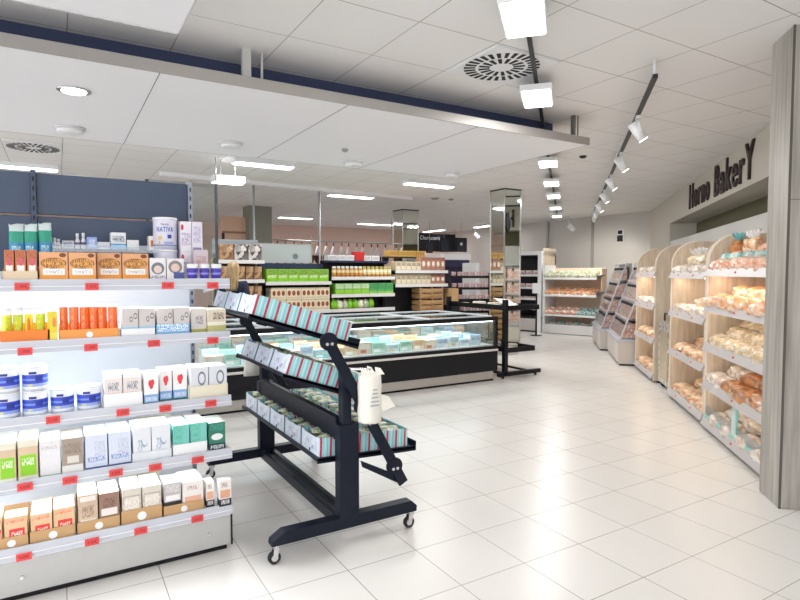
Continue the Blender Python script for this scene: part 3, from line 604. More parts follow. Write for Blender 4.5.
can(-9, 20, z3, hc, 'blue and white can at the far left, lower one of its stack'); can(-8, 20, z3+hc*1.006, hc, 'blue and white can at the far left, upper one of its stack')
can(21.5, 48, z3, hc, 'blue and white can second from left, lower one of its stack'); can(22, 48.5, z3+hc*1.006, hc, 'blue and white can second from left, upper one of its stack')
can(50, 74, z3, hc, 'single blue and white can right of the stacked cans'); can(76.5, 101, z3, hc, 'single blue and white can beside the pink-grey cartons')
p_pink = pack('pack_pink_grey', C(228, 220, 218), [(.2, .8, .5, .75, C(130, 140, 150), 'ink'), (.1, .9, .25, .45, C(236, 200, 190), 'ink')], bands=[(0, .12, C(190, 206, 226)), (.86, 1, C(236, 236, 236))])
t_, tz = tray('white card tray under two pink-grey cartons on the third shelf', 103, 143, 393, 399, 2, M['white'], dep=.16)
for i, (a, b) in enumerate(((104, 122.5), (123, 141.5))): facing('milk_carton', 'pale pink-grey carton in the white tray, %s one' % ('left', 'right')[i], 'box', a, b, 374.5-i*1.5, 396, 2, p_pink, Y=YF+.026, dep=.14, z0=tz)
p_hrt = pack('pack_heart', C(240, 238, 238), [(.3, .56, .58, .8, C(224, 60, 66), 'disc'), (.46, .72, .6, .82, C(224, 60, 66), 'disc'), (.38, .64, .5, .7, C(224, 60, 66), 'disc'), (.1, .9, .1, .24, C(236, 240, 244), 'ink')], bands=[(.0, .06, C(60, 110, 110)), (.06, .32, C(130, 172, 220))])
for i, (a, b, yt, Y) in enumerate(((143.8, 158.5, 374, YF+.02), (159.5, 172, 370, YF+.06), (173, 187, 368.5, YF+.06))): facing('heart_carton', 'white carton with red heart and blue band, %s of three' % od(i, 3), 'box', a, b, yt, 394, 2, p_hrt, Y=Y, dep=.14)
p_nv = pack('pack_navy_foot', C(222, 226, 232), [(.4, .85, .4, .85, C(120, 126, 150), 'disc'), (.47, .78, .47, .78, C(222, 226, 232), 'disc'), (.1, .7, .12, .4, C(170, 140, 130), 'ink')], bands=[(0, .2, C(40, 50, 130))])
t_, tz = tray('cream card tray with two navy-footed cartons at the right of the third shelf', 189.5, 228, 385, 392, 2, mat('card_cream', sr(232, 226, 204), .6), dep=.18)
for i, (a, b) in enumerate(((190.5, 208.5), (209, 227))): facing('biscuit_carton', 'silver carton with navy foot and ring picture, %s one in the cream tray' % ('left', 'right')[i], 'box', a, b, 367-i*1.5, 388, 2, p_nv, Y=YF+.026, dep=.15, z0=tz)
# -- fourth shelf
p_lime = pack('pack_lime', C(214, 190, 160), [(.1, .92, .1, .62, C(140, 206, 40)), (.2, .8, .36, .54, C(236, 246, 220), 'ink')], top=C(222, 222, 200), bands=[(.82, 1, C(226, 222, 206)), (0, .08, C(226, 226, 214))])
for i, (a, b, yt) in enumerate(((-2, 16, 443), (17.5, 38, 439.5))): facing('tea_carton', 'tan carton with lime green label, %s one on the fourth shelf' % ('left', 'right')[i], 'box', a, b, yt, 466, 3, p_lime, Y=YF+.03, dep=.2)
facing('tea_carton', 'plain white carton right of the lime green ones', 'box', 39.5, 60.5, 440.5, 462, 3, pack('pack_plain', C(226, 226, 228), [(.1, .9, .75, .85, C(200, 190, 190), 'ink')], bands=[(0, .04, C(150, 190, 160))], top=C(196, 196, 188)), Y=YF+.03, dep=.2)
facing('tea_carton', 'taupe carton with pale label beside the plain white one', 'box', 61.5, 83, 438, 460, 3, pack('pack_taupe', C(166, 150, 138), [(.25, .8, .28, .48, C(222, 218, 210)), (.1, .9, .55, .85, C(140, 122, 112), 'ink')], bands=[(0, .22, C(228, 228, 226))], top=C(150, 142, 132)), Y=YF+.03, dep=.2)
p_ice = pack('pack_ice', C(214, 222, 238), [(.1, .9, .2, .35, C(130, 150, 210), 'ink'), (.4, .9, .35, .8, C(196, 200, 222), 'ink')], top=C(222, 230, 240), bands=[(0, .05, C(60, 80, 150))])
for i, (a, b) in enumerate(((85, 107.5), (108.5, 131))): facing('tissue_carton', 'pale ice-blue carton on the fourth shelf, %s of two' % ('left', 'right')[i], 'box', a, b, 434.5-i*3, 460-i*2, 3, p_ice, Y=YF+.035, dep=.22)
flap = mat('card_olive_inside', sr(166, 164, 136), .7)
t_, tz = tray('pale open carton with olive back flap holding two swoosh packs', 132, 172, 451, 453, 3, pack('card_ice', C(224, 230, 236), []), dep=.26, hb=.145)
MB().box(shelf_x(134, 440, YF+.28), YF+.281, SH[3]+.06, shelf_x(170, 440, YF+.28), YF+.284, SH[3]+.17).build('back_flap', flap, t_)
p_sw = pack('pack_swoosh', C(226, 230, 236), [(.25, .5, .3, .62, C(170, 186, 206), 'ink'), (.45, .8, .4, .7, C(150, 176, 200), 'disc'), (.5, .82, .46, .78, C(226, 230, 236), 'disc')], top=C(230, 234, 240), bands=[(0, .05, C(70, 120, 110))])
for i, (a, b) in enumerate(((133, 151), (151.5, 170.5))): facing('swoosh_carton', 'white pack with swoosh in the open carton, %s one' % ('left', 'right')[i], 'box', a, b, 427-i*2.5, 450, 3, p_sw, Y=YF+.026, dep=.18, z0=tz)
t_, tz = tray('low white tray under the teal cartons on the fourth shelf', 172.5, 207.5, 443, 447.5, 3, M['white'], dep=.24)
p_teal = pack('pack_teal', C(120, 200, 190), [(.1, .9, .0, .35, C(200, 232, 236)), (.0, .6, .4, .95, C(90, 186, 160), 'ink'), (.3, .95, .1, .3, C(240, 250, 250), 'ink')], top=C(212, 200, 196))
for i, (a, b) in enumerate(((173, 189.5), (190.5, 207))): facing('teal_carton', 'teal carton with pale foot, %s one in the low white tray' % ('left', 'right')[i], 'box', a, b, 425-i*2.5, 444, 3, p_teal, Y=YF+.026, dep=.22, z0=tz)
facing('teal_carton', 'dark green carton with white patch at the right end of the fourth shelf', 'box', 208.5, 225.5, 422.5, 443.5, 3, pack('pack_dkgreen', C(44, 120, 100), [(.15, .85, .36, .6, C(236, 242, 240), 'disc'), (.1, .9, .04, .18, C(226, 236, 240), 'ink'), (.1, .9, .7, .95, C(70, 160, 140), 'ink')], bands=[(0, .24, C(24, 50, 66))], top=C(190, 196, 184)), Y=YF+.03, dep=.18)
# -- bottom shelf: kraft trays
p_krf = pack('pack_kraft_red', C(222, 188, 148), [(.2, .88, .12, .6, C(228, 58, 50)), (.28, .8, .25, .5, C(250, 230, 220), 'ink'), (.1, .9, .8, .9, C(232, 120, 100), 'ink')], top=C(206, 196, 180))
tr_ = [(-6, 29, 537, 548), (29.5, 76, 528, 538), (77, 120.5, 519, 527), (121, 162.5, 508, 518), (163.5, 204.5, 503, 513)]
trl = ['leftmost kraft tray on the bottom shelf, with red-labelled packs', 'kraft tray with white emblem holding two red-labelled packs', 'kraft tray holding a beige and a brown carton', 'kraft tray with emblem holding the dotted cartons', 'kraft tray at the right of the bottom shelf with a dark and a peach carton']
tzs = []
for (a, b, y0, y1), lb in zip(tr_, trl):
    t_, tz = tray(lb, a, b, y0, y1, 4, M['kraft'], dep=.26, hb=.12, disc=True); tzs.append(tz)
fl = mat('card_dark_inside', sr(96, 98, 82), .8)
for i, (a, b, yt, tzi) in enumerate(((-5, 2, 517, 0), (4, 27.5, 516.5, 0), (30.5, 52.5, 513.5, 1), (53.5, 75, 507.5, 1))): facing('kraft_pack', 'kraft carton with red label, %s of four on the bottom shelf' % od(i, 4), 'box', a, b, yt, 535, 4, p_krf, Y=YF+.026, dep=(.16, .1, .22, .18)[i], z0=tzs[tzi])
facing('beige_carton', 'beige carton with pale bands left of the brown one, bottom shelf', 'box', 78, 98, 494.5, 523, 4, pack('pack_beige', C(204, 182, 158), [(.1, .9, .12, .34, C(238, 232, 226)), (.2, .8, .4, .7, C(160, 126, 100), 'ink'), (.1, .9, .82, .95, C(236, 230, 224))], top=C(214, 206, 196)), Y=YF+.026, dep=.2, z0=tzs[2])
facing('brown_carton', 'brown and white banded carton on the bottom shelf', 'box', 99, 119.5, 492.5, 520, 4, pack('pack_brownw', C(150, 118, 102), [(.1, .9, .1, .3, C(240, 232, 226)), (.1, .9, .36, .56, C(240, 226, 222)), (.2, .8, .6, .85, C(110, 80, 70), 'ink')], top=C(226, 220, 216)), Y=YF+.026, dep=.2, z0=tzs[2])
p_dot = pack('pack_dots', C(216, 208, 196), [(.05, .95, .25, .8, C(140, 130, 116), 'ink'), (.1, .9, .3, .75, C(238, 232, 222), 'ink')], top=C(222, 226, 230))
for i, (a, b) in enumerate(((122, 141.5), (142.5, 161.5))): facing('dotted_carton', 'pale dotted carton in the emblem tray, %s one' % ('left', 'right')[i], 'box', a, b, 488.5-i*3, 514, 4, p_dot, Y=YF+.026, dep=.2, z0=tzs[3])
MB_ = MB().box(shelf_x(121, 500, YF+.28), YF+.2815, SH[4]+.05, shelf_x(160, 500, YF+.28), YF+.285, SH[4]+.185)
tag(MB_.build('card_flap', flap), 'raised olive card flap behind the dotted cartons', 'card flap')
facing('dark_carton', 'grey carton with black foot and white band, bottom shelf', 'box', 164, 181.5, 483, 511, 4, pack('pack_dk', C(190, 186, 186), [(.1, .9, .45, .62, C(240, 236, 236)), (.1, .9, .7, .95, C(226, 220, 220), 'ink')], bands=[(0, .42, C(34, 30, 36))], top=C(150, 150, 146)), Y=YF+.026, dep=.16, z0=tzs[4])
p_pch = pack('pack_peach', C(236, 230, 226), [(.1, .9, .2, .5, C(230, 178, 150)), (.15, .85, .05, .18, C(190, 80, 70), 'ink'), (.2, .7, .7, .85, C(180, 150, 140), 'ink')], top=C(226, 220, 214))
facing('peach_carton', 'white and peach carton in the right kraft tray', 'box', 182.5, 203.5, 481, 507, 4, p_pch, Y=YF+.026, dep=.2, z0=tzs[4])
p_pcb = pack('pack_peach_black', C(238, 232, 228), [(.1, .9, .32, .62, C(226, 170, 140)), (.15, .85, .08, .24, C(236, 236, 236), 'ink'), (.2, .7, .72, .9, C(170, 140, 130), 'ink')], bands=[(0, .28, C(30, 28, 32))], top=C(226, 220, 214))
o = facing('slim_carton', 'slim white carton turned sideways near the end of the bottom shelf', 'box', 206, 214.5, 482, 505, 4, p_pcb, Y=YF+.03, dep=.08)
o = facing('peach_carton', 'white, peach and black carton at the very end of the bottom shelf', 'box', 219, 231.5, 480, 504, 4, p_pcb, Y=YF-.0, dep=.05)
# -- red price tags in the rails
tags = [(0, [(22, 286.5), (92, 286.5), (168, 285.5), (213, 285.5)], ['1,95', '1,95', '2,10', '3,40'], 1), (1, [(25, 351.5), (91, 347.5), (154, 343.5), (213, 340.5)], ['1,90', '1,20', '2,25', '2,20'], 1),
        (2, [(53, 420), (123, 412.5), (165.5, 408.5), (211, 403.5)], ['12,50', '1,25', '2,05', '3,95'], 1), (3, [(25, 487), (70, 480.5), (116, 473), (155.5, 467.5), (198, 460)], ['4,65', '4,55', '4,50', '2,95', '2,85'], 1),
        (4, [(24, 557), (92, 542), (141, 531), (197.5, 519)], ['4,50', '4,50', '3,75', '3,65'], 1)]
for k, lst, pr, _ in tags:
    for i, ((px, py), t) in enumerate(zip(lst, pr)):
        P = ony(px, py, YF-.012); w, h = .046*(1.0 if k < 3 else 1.06), .0215
        e = empty('price_tag', (P.x, YF-.010, P.z)); tag(e, 'red price tag on the %s, %s in that row' % (SN[k]+' shelf edge' if k < 4 else 'gondola base', od(i, len(lst))), 'price tag')
        MB().box(-w, -.002, -h, w, 0, h).build('card', M['red'], e) if False else MB().box(-w/1.6, -.002, -h*.8, w/1.6, 0.003, h*.8).build('card', M['red'], e)
        place_text(t + '€', w*.85, h*.85, M['tagink'], (0, -.0026, 0), (PI/2, 0, 0), e)

# ------------------------------------------------------------------ black wheeled rack with tilted trays
RO = (1.38, 2.92, 0)
rk = empty('display_rack', RO); tag(rk, 'black wheeled metal display rack with tilted trays of striped cartons', 'rack')
YN, YFA = 2.885, 4.36                                               # near and far end frames
def rb(mb, name, parent=rk, bevel=.004, m='rack'): return mb.build(name, M[m], parent, bevel=bevel, org=RO)
for Y in (YN, YFA):
    f = rb(MB().prism([(.93, .105), (1.835, .105), (1.838, .14), (1.80, .175), (1.0, .175), (.935, .135)], Y-.035, Y+.035, 'y'), 'foot_beam')
    rb(MB().box(1.325, Y-.035, .17, 1.445, Y+.035, .70), 'post')
    rb(MB().box(1.345, Y-.03, .70, 1.40, Y+.03, 1.0), 'upper_post')
    for x in (.965, 1.81):
        cz = MB().cyl((x, Y, .105), (x, Y, .085), .022, 14).bar((x, Y-.016, .09), (x-.012, Y-.016, .036), .028, .003, 0, (0, 1, 0)).bar((x, Y+.016, .09), (x-.012, Y+.016, .036), .028, .003, 0, (0, 1, 0)).box(x-.018, Y-.018, .083, x+.018, Y+.018, .089)
        c_ = rb(cz, 'caster', f, 0, 'chrome')
        rb(MB().cyl((x-.012, Y-.012, .034), (x-.012, Y+.012, .034), .034, 20), 'wheel', c_, .002, 'rubber')
        rb(MB().cyl((x-.012, Y-.014, .034), (x-.012, Y+.014, .034), .018, 14), 'hub', c_, 0, 'chrome')
for (x0, x1, z0, z1) in ((1.33, 1.365, .60, .735), (1.405, 1.44, .10, .165), (1.33, 1.365, .10, .165)):
    rb(MB().box(x0, YN+.035, z0, x1, YFA-.035, z1), 'long_beam')
for Y, sgn in ((YN-.055, -1), (YFA+.055, 1)):
    a_ = rb(MB().bar((1.232, Y, 1.215), (1.728, Y, .305), .05, .012, 0, (0, 1, 0)) if False else MB().prism([(1.232-.028, 1.215-.014), (1.232+.028, 1.215+.014), (1.728+.028, .305+.014), (1.728-.028, .305-.014)], Y-.007, Y+.007, 'y'), 'tilt_arm')
    for (x, z) in ((1.252, 1.178), (1.455, .80), (1.665, .42)):
        k_ = rb(MB().cyl((x, Y-.012*0-.012, z), (x, Y+.012, z), .05, 24), 'pivot_disc', a_, .002)
        rb(MB().cyl((x+.012, Y+sgn*.012, z-.012), (x+.012, Y+sgn*.020, z-.012), .009, 12).cyl((x-.016, Y+sgn*.012, z-.012), (x-.016, Y+sgn*.020, z-.012), .009, 12), 'bolt', k_, 0, 'chrome')
    rb(MB().prism([(1.45, .485), (1.46, .445), (1.70, .305), (1.715, .345)], Y+.008, Y+.02, 'y'), 'stay')
    rb(MB().cyl((1.38, Y+.012, .93), (1.38, Y-sgn*.03, .93), .028, 18), 'pivot_pin')
YT0, YT1 = 2.955, 4.40
stripe_m, nt, b = new_mat('carton_stripes'); _mc['carton_stripes'] = stripe_m
tc = nt.nodes.new('ShaderNodeTexCoord'); sp = nt.nodes.new('ShaderNodeSeparateXYZ'); nt.links.new(tc.outputs['Object'], sp.inputs[0])
fr = nmath(nt, 'FRACT', nmath(nt, 'DIVIDE', sp.outputs[0], .062))
c = mixc(nt, nmath(nt, 'COMPARE', fr, .55, .035), C(156, 216, 222), C(220, 240, 243))
c = mixc(nt, nmath(nt, 'COMPARE', fr, .78, .02), c, C(90, 160, 176))
c = mixc(nt, nmath(nt, 'COMPARE', fr, .13, .105), c, C(196, 44, 74))
sn = nt.nodes.new('ShaderNodeSeparateXYZ'); nt.links.new(tc.outputs['Normal'], sn.inputs[0])
nz = nt.nodes.new('ShaderNodeTexNoise'); nz.inputs['Scale'].default_value = 60; nt.links.new(tc.outputs['Object'], nz.inputs['Vector'])
nt.links.new(c, b.inputs['Base Color']); b.inputs['Roughness'].default_value = .45
end_m = pack('carton_end', C(214, 226, 238), [], grain=.05)
lab_m = blotch('carton_label', [C(232, 238, 246), C(206, 214, 232), C(236, 240, 246), C(150, 160, 190)], 40, .5, .1)
pk_m = blotch('pouch_green', [C(120, 140, 84), C(226, 232, 214), C(96, 120, 96), C(206, 214, 180), C(150, 156, 120)], 34, .25, .3)
CW, CL, CH = .285, .585, .108
def carton_mesh():
    t = .004; b = MB()
    b.box(0, 0, 0, CL, CW, t)                                       # floor
    b.box(0, 0, t, CL, t, CH).box(0, CW-t, t, CL, CW, CH)           # striped long sides
    b.box(CL-t, t, t, CL, CW-t, CH)
    return b.mesh('carton_body', [stripe_m])
def carton_end():
    t = .004; b = MB()
    b.add([(0, 0, 0), (0, CW, 0), (0, CW, CH), (0, CW*.86, CH), (0, CW*.8, CH*.93), (0, CW*.2, CH*.93), (0, CW*.14, CH), (0, 0, CH)] + [(t, 0, 0), (t, CW, 0), (t, CW, CH), (t, CW*.86, CH), (t, CW*.8, CH*.93), (t, CW*.2, CH*.93), (t, CW*.14, CH), (t, 0, CH)],
          [tuple(range(8))[::-1], tuple(range(8, 16))] + [(i, (i+1) % 8, 8+(i+1) % 8, 8+i) for i in range(8)])
    b.v = [(x-.0005, y, z) for x, y, z in b.v]
    return b.mesh('carton_end', [end_m])
cb_me, ce_me = carton_mesh(), carton_end()
lab_me = MB().box(-.0015, CW*.16, CH*.2, -.0006, CW*.84, CH*.78).mesh('carton_label', [lab_m])
hole_me = MB().cyl((-.0016, CW*.5, .012), (.0002, CW*.5, .012), .010, 14).mesh('carton_hole', [M['dark']])
sp_me = MB().box(-.002, CW-.012, 0, 0, CW-.004, CH).mesh('carton_edge', [mat('carton_edge_blue', sr(70, 104, 140), .5)])
def mkobj(name, me, parent=None, loc=(0, 0, 0), rot=(0, 0, 0)):
    o = bpy.data.objects.new(name, me); COL.objects.link(o); o.location = loc; o.rotation_euler = rot
    if parent: o.parent = parent
    return o
pk_var = []
for v_ in range(3):
    r_ = random.Random(v_); bm = bmesh.new(); bmesh.ops.create_grid(bm, x_segments=8, y_segments=6, size=.5)
    for vv in bm.verts:
        x, y = vv.co.x, vv.co.y; e_ = max(0, 1-(abs(x)*2)**4)*max(0, 1-(abs(y)*2)**4); vv.co = (x*.15, y*.085, .016*e_ + .003*r_.random())
    geo = bmesh.ops.extrude_face_region(bm, geom=bm.faces[:])
    for vv in [g_ for g_ in geo['geom'] if isinstance(g_, bmesh.types.BMVert)]: vv.co.z = -vv.co.z*.5-.001
    bmesh.ops.recalc_face_normals(bm, faces=bm.faces)
    me = bpy.data.meshes.new('pouch'); bm.to_mesh(me); bm.free(); me.materials.append(pk_m)
    for p in me.polygons: p.use_smooth = True
    pk_var.append(me)
tw = {0: 'top', 1: 'middle', 2: 'lowest'}
def tray_run(x0, z0, ang, ln, idx, nbox, y0):
    depth = nbox*(CW+.012)+.02
    base = empty('tray_pivot', (x0-RO[0], y0-RO[1], z0), (0, ang, 0)); base.parent = rk; base.name = 'tray'
    MB().box(-.02, -.02, -.018, ln, depth, 0).build('tray_plate', M['rack'], base, bevel=.003)
    MB().box(ln-.006, -.02, 0, ln, depth, .03).box(-.02, -.02, -.03, ln, -.014, 0).box(-.02, depth-.006, -.03, ln, depth, 0).build('tray_rim', M['rack'], base, bevel=.002)
    MB().box(.25, depth*.3, -.04, .31, depth*.3+.04, -.018).box(.25, depth*.7, -.04, .31, depth*.7+.04, -.018).build('cross_bar', M['rack'], base)
    A = Matrix.Translation((x0, y0, z0)) @ Matrix.Rotation(ang, 4, 'Y')
    whr = ('nearest', 'second nearest', 'third nearest', 'fourth nearest', 'farthest')
    for i in range(nbox):
        p = A @ Vector((0, i*(CW+.012), .0006))
        e = empty('display_carton', p, (0, ang, 0)); tag(e, 'red and aqua striped carton on the %s rack tray, %s' % (tw[idx], 'farthest' if i == nbox-1 else whr[i]), 'carton')
        mkobj('body', cb_me, e); en = mkobj('end_panel', ce_me, e); mkobj('label', lab_me, en); mkobj('finger_hole', hole_me, en); mkobj('edge_strip', sp_me, en)
        n = 0
        for a_ in range(3):
            for c_ in range(2):
                for l_ in range(3 if idx else 2):
                    if l_ < (2 if idx else 1): continue
                    q = A @ Vector((.10+a_*.19+random.uniform(-.01, .01), i*(CW+.012)+.085+c_*.115, .080+ (.018 if idx == 1 else .012 if idx else -.02) + n % 2*.004))
                    o = mkobj('snack_pouch', random.choice(pk_var), None, q, (random.uniform(-.2, .2), ang+random.uniform(-.12, .12), random.uniform(-.4, .4))); n += 1
                    tag(o, 'flat green pouch on top in a striped carton, %s rack tray, %s carton' % (tw[idx], 'farthest' if i == nbox-1 else whr[i]), 'pouch', 'pouches in the %s tray, carton %s' % (tw[idx], whr[i]))
        # filler stack under the visible pouches
        st = MB().box(.012, .012, .006, CL-.012, CW-.012, .060 if idx else .04); o = st.build('pouch_stack', pk_m, None, loc=p, rot=(0, ang, 0)); tag(o, 'layer of green pouches inside a striped carton, %s tray, %s' % (tw[idx], 'farthest' if i == nbox-1 else whr[i]), 'pouches', None, 'stuff')
tray_run(.868, 1.334, math.radians(17.6), .655, 0, 3, YT0)
tray_run(1.05, 1.0, math.radians(19.5), .66, 1, 3, YT0)
tray_run(1.245, .505, math.radians(2.5), .64, 2, 5, YT0)
# roll of white produce bags hung on the near post
br = empty('bag_roll', (1.475, 2.78, .72)); tag(br, 'roll of white plastic bags hanging on the near post of the black rack', 'bag roll')
bagm = mat('bag_white', sr(236, 234, 224), .35, noise=.04, nscale=30)
v = MB(); n = 28; prof = [(.060, 0), (.064, .01), (.066, .06), (.064, .13), (.066, .2), (.064, .262), (.058, .272), (.02, .274)]
v.lathe(prof, n=n); v.v = [(x*(1+.04*math.sin(9*math.atan2(y, x)+z*40)), y*(1+.04*math.sin(7*math.atan2(y, x)+z*30)), z) for x, y, z in v.v]
v.build('roll', bagm, br)
v = MB()
for k, (x, z, w_) in enumerate(((-.06, .275, .05), (-.02, .285, .04), (.03, .275, .05))): v.add([(x, -.02, z-.01), (x+w_, -.03, z-.012), (x+w_*.8, .0, z+.02), (x+.01, .01, z+.028)], [(0, 1, 2, 3)], 0, True)
v2 = MB().add([(.055, -.05, .06), (.15, -.03, .075), (.14, .03, .12), (.06, .03, .15)], [(0, 1, 2, 3)], 0, True); v2.build('torn_bag_end', bagm, br)
v.build('loose_bag', bagm, br)
MB().cyl((0, 0, -.02), (0, 0, .30), .012, 12).bar((0, 0, .295), (-.10, .07, .295), .02, .01).build('spindle', M['chrome'], br)
q = MB()
for k in range(5): q.box(-.03+.004*k, -.0685, .10+k*.022, .025-.003*k, -.0675, .107+k*.022)
q.build('print', mat('bag_print', sr(170, 176, 180), .5), br)
# white cloth bag at the far end of the rack
P = ony(252, 358, 4.43)
cb = MB(); n = 10; rows = []
for z, w_ in ((.0, .045), (-.1, .05), (-.2, .065), (-.27, .07)): rows += [(w_*math.cos(2*PI*k/n)*(1+.1*math.sin(5*k)), .02*math.sin(2*PI*k/n), z) for k in range(n)]
cb.add(rows, [(k*n+i, k*n+(i+1) % n, (k+1)*n+(i+1) % n, (k+1)*n+i) for k in range(3) for i in range(n)] + [tuple(range(n)), tuple(range(30, 40))], 0, True)
tag(cb.build('hanging_bag', bagm, None, loc=(P.x, 4.43, P.z+.13)), 'white plastic bag roll hanging at the far end of the black rack', 'bag')

# ------------------------------------------------------------------ freezer island
FX0, FX1, FY0, FY1 = .9, 5.41, 6.25, 7.72
FO = (3.15, 6.98, 0)
fz = empty('freezer_island', FO); tag(fz, 'long black island freezer with glass front and glass lids', 'freezer')
def fb(mb, name, m, bevel=0, parent=fz): return mb.build(name, M[m] if isinstance(m, str) else m, parent, bevel=bevel, org=FO)
fb(MB().box(FX0, FY0+.04, 0, FX1-.05, FY1-.04, .03), 'plinth', 'black')
fb(MB().box(FX0, FY0+.02, .03, FX1-.07, FY1-.02, .145), 'kick_plate', mat('kick_steel', sr(190, 186, 180), .35, .5))
fb(MB().box(FX0, FY0, .145, FX1, FY1, .43), 'lower_panel', mat('freezer_black', sr(17, 19, 26), .45, spec=.3), .006)
fb(MB().box(FX0, FY0-.012, .432, FX1, FY0+.03, .462), 'bumper_strip', mat('bumper_pale', sr(226, 222, 218), .4), .006)
fb(MB().box(FX0, FY0-.004, .462, FX1, FY0+.03, .505).box(FX0, FY1-.03, .43, FX1, FY1, .505), 'glass_sill', 'black', .003)
fb(MB().box(FX0, FY0+.008, .505, FX1-.05, FY0+.014, .87).box(FX1-.02, FY0+.04, .505, FX1-.014, FY1-.04, .87).box(FX0, FY1-.014, .505, FX1-.05, FY1-.008, .87), 'glass_wall', 'glass')
fb(MB().box(FX0, FY0-.002, .868, FX1, FY0+.05, .925).box(FX0, FY1-.05, .868, FX1, FY1+.002, .925).box(FX1-.05, FY0, .868, FX1, FY1, .925), 'top_rim', 'black', .005)
for y in (FY0, FY1-.05): fb(MB().box(FX1-.05, y, .43, FX1, y+.05, .868), 'corner_post', 'black', .003)
fb(MB().box(FX0, FY0+.05, .43, FX1-.05, FY1-.05, .52), 'basket_floor', 'white')
fb(MB().box(FX0, 6.98, .52, FX1-.06, 7.0, .86), 'divider', 'white')
fb(MB().box(FX0, FY0+.052, .852, FX1-.06, FY0+.066, .864), 'light_strip', 'strip')
area('freezer_lamp', (3.2, FY0+.12, .845), (-.25, 0, 0), 4.0, .05, 15, (.9, .98, 1))
nl = 4
for i in range(nl):
    xa = FX0+.02+(FX1-FX0-.07)*i/nl; xb = FX0+.02+(FX1-FX0-.07)*(i+1)/nl-.02
    for y0, y1, in ((FY0+.055, 6.98), (6.99, FY1-.055)):
        l_ = fb(MB().box(xa, y0, .915, xb, y0+.03, .94).box(xa, y1-.03, .915, xb, y1, .94).box(xa, y0+.03, .915, xa+.03, y1-.03, .94).box(xb-.03, y0+.03, .915, xb, y1-.03, .94), 'lid', mat('lid_frame', sr(232, 238, 242), .35), .003)
        fb(MB().box(xa+.03, y0+.03, .924, xb-.03, y1-.03, .93), 'lid_glass', 'glass', 0, l_)
        fb(MB().bar(((xa+xb)/2-.16, y0+.10, .95), ((xa+xb)/2+.16, y0+.10, .95), .03, .02).box((xa+xb)/2-.16, y0+.085, .94, (xa+xb)/2-.13, y0+.115, .95).box((xa+xb)/2+.13, y0+.085, .94, (xa+xb)/2+.16, y0+.115, .95), 'handle', 'black', .004, l_)
fp = [pack('frozen_%d' % i, c1, [(.1, .9, .45, .85, c2, 'ink'), (.15, .6, .12, .4, c3)], top=c2, rough=.35) for i, (c1, c2, c3) in enumerate((
    (C(150, 206, 206), C(226, 240, 240), C(244, 250, 250)), (C(226, 236, 236), C(140, 190, 200), C(236, 200, 170)), (C(236, 214, 186), C(230, 160, 110), C(250, 246, 240)), (C(200, 226, 210), C(110, 180, 160), C(250, 250, 246)), (C(232, 238, 244), C(120, 160, 206), C(206, 226, 240)), (C(228, 206, 186), C(240, 236, 226), C(200, 120, 90))))]
n = 0
rf = random.Random(5)
cn = ['pale aqua', 'white and blue', 'peach', 'mint green', 'icy white', 'beige']
x = 1.35; col_i = 0
while x < 5.2:
    w = rf.choice((.16, .18, .2, .22)); m1 = rf.randrange(6)
    if x+w > 5.28: break
    for r_ in range(3):
        h = rf.uniform(.1, .16) + .05*r_; y = FY0+.09+r_*.19
        mi = m1 if rf.random() < .6 else rf.randrange(6)
        o = MB().box(-w/2+.004, 0, 0, w/2-.004, .16, h).build('frozen_pack', fp[mi], None, bevel=.004, loc=(x+w/2, y, .521)); n += 1
        o.rotation_euler = (-.0, 0, rf.uniform(-.04, .04))
        tag(o, '%s frozen pack in the freezer, %s row, %s pile from its left end' % (cn[mi], ('front', 'middle', 'back')[r_], ORD[col_i]) if col_i < 20 else '%s frozen pack in the freezer, %s row, %s pile before its right end' % (cn[mi], ('front', 'middle', 'back')[r_], ORD[24-col_i]), 'frozen food', 'packs in the freezer')
    x += w; col_i += 1

# ------------------------------------------------------------------ small black tray rack at the freezer's right end
SO = (5.6, 6.32, 0)
sk = empty('tray_rack', SO); tag(sk, 'low black tray rack standing at the right end of the freezer', 'rack')
def sb(mb, name, m='black', bevel=.003, parent=sk): return mb.build(name, M[m] if isinstance(m, str) else m, parent, bevel=bevel, org=SO)
for Y in (6.30, 7.70):
    sb(MB().box(5.555, Y-.03, .05, 5.625, Y+.03, 1.16), 'post')
    ft = sb(MB().box(5.46, Y-.03, .035, 6.29, Y+.03, .095), 'foot')
    for xx in (5.55, 6.2): sb(MB().cyl((xx, Y-.012, .018), (xx, Y+.012, .018), .018, 14), 'foot_wheel', 'rubber', 0, ft)
sb(MB().box(5.575, 6.33, .05, 5.605, 7.67, .09), 'long_beam'); sb(MB().box(6.1, 6.33, .05, 6.13, 7.67, .08), 'long_beam')
for (z0, x1) in ((1.0, 6.24), (.38, 6.16)):
    t_ = sb(MB().box(5.63, 6.28, z0, x1, 7.74, z0+.012), 'tray')
    sb(MB().box(5.63, 6.272, z0, x1, 6.284, z0+.075).box(5.63, 7.736, z0, x1, 7.748, z0+.075).box(x1-.012, 6.284, z0, x1, 7.736, z0+.075).box(5.63, 6.284, z0, 5.642, 7.736, z0+.075), 'tray_rim', 'black', .002, t_)
    for k in range(7):
        p = MB().box(-.09, -.08, 0, .09, .08, .05+.02*(k % 2)); o = p.build('packet', blotch('packet_pale', [C(240, 236, 230), C(226, 214, 196), C(246, 244, 240)], 18), None, bevel=.02, loc=(5.78+.19*(k % 2), 6.42+.19*k, z0+.013), rot=(0, 0, .2*math.sin(k*3)))
        tag(o, 'pale flat packet on the %s tray of the low black rack, %s from the front' % ('upper' if z0 > .9 else 'lower', ORD[k]), 'packet', 'packets on the low rack')
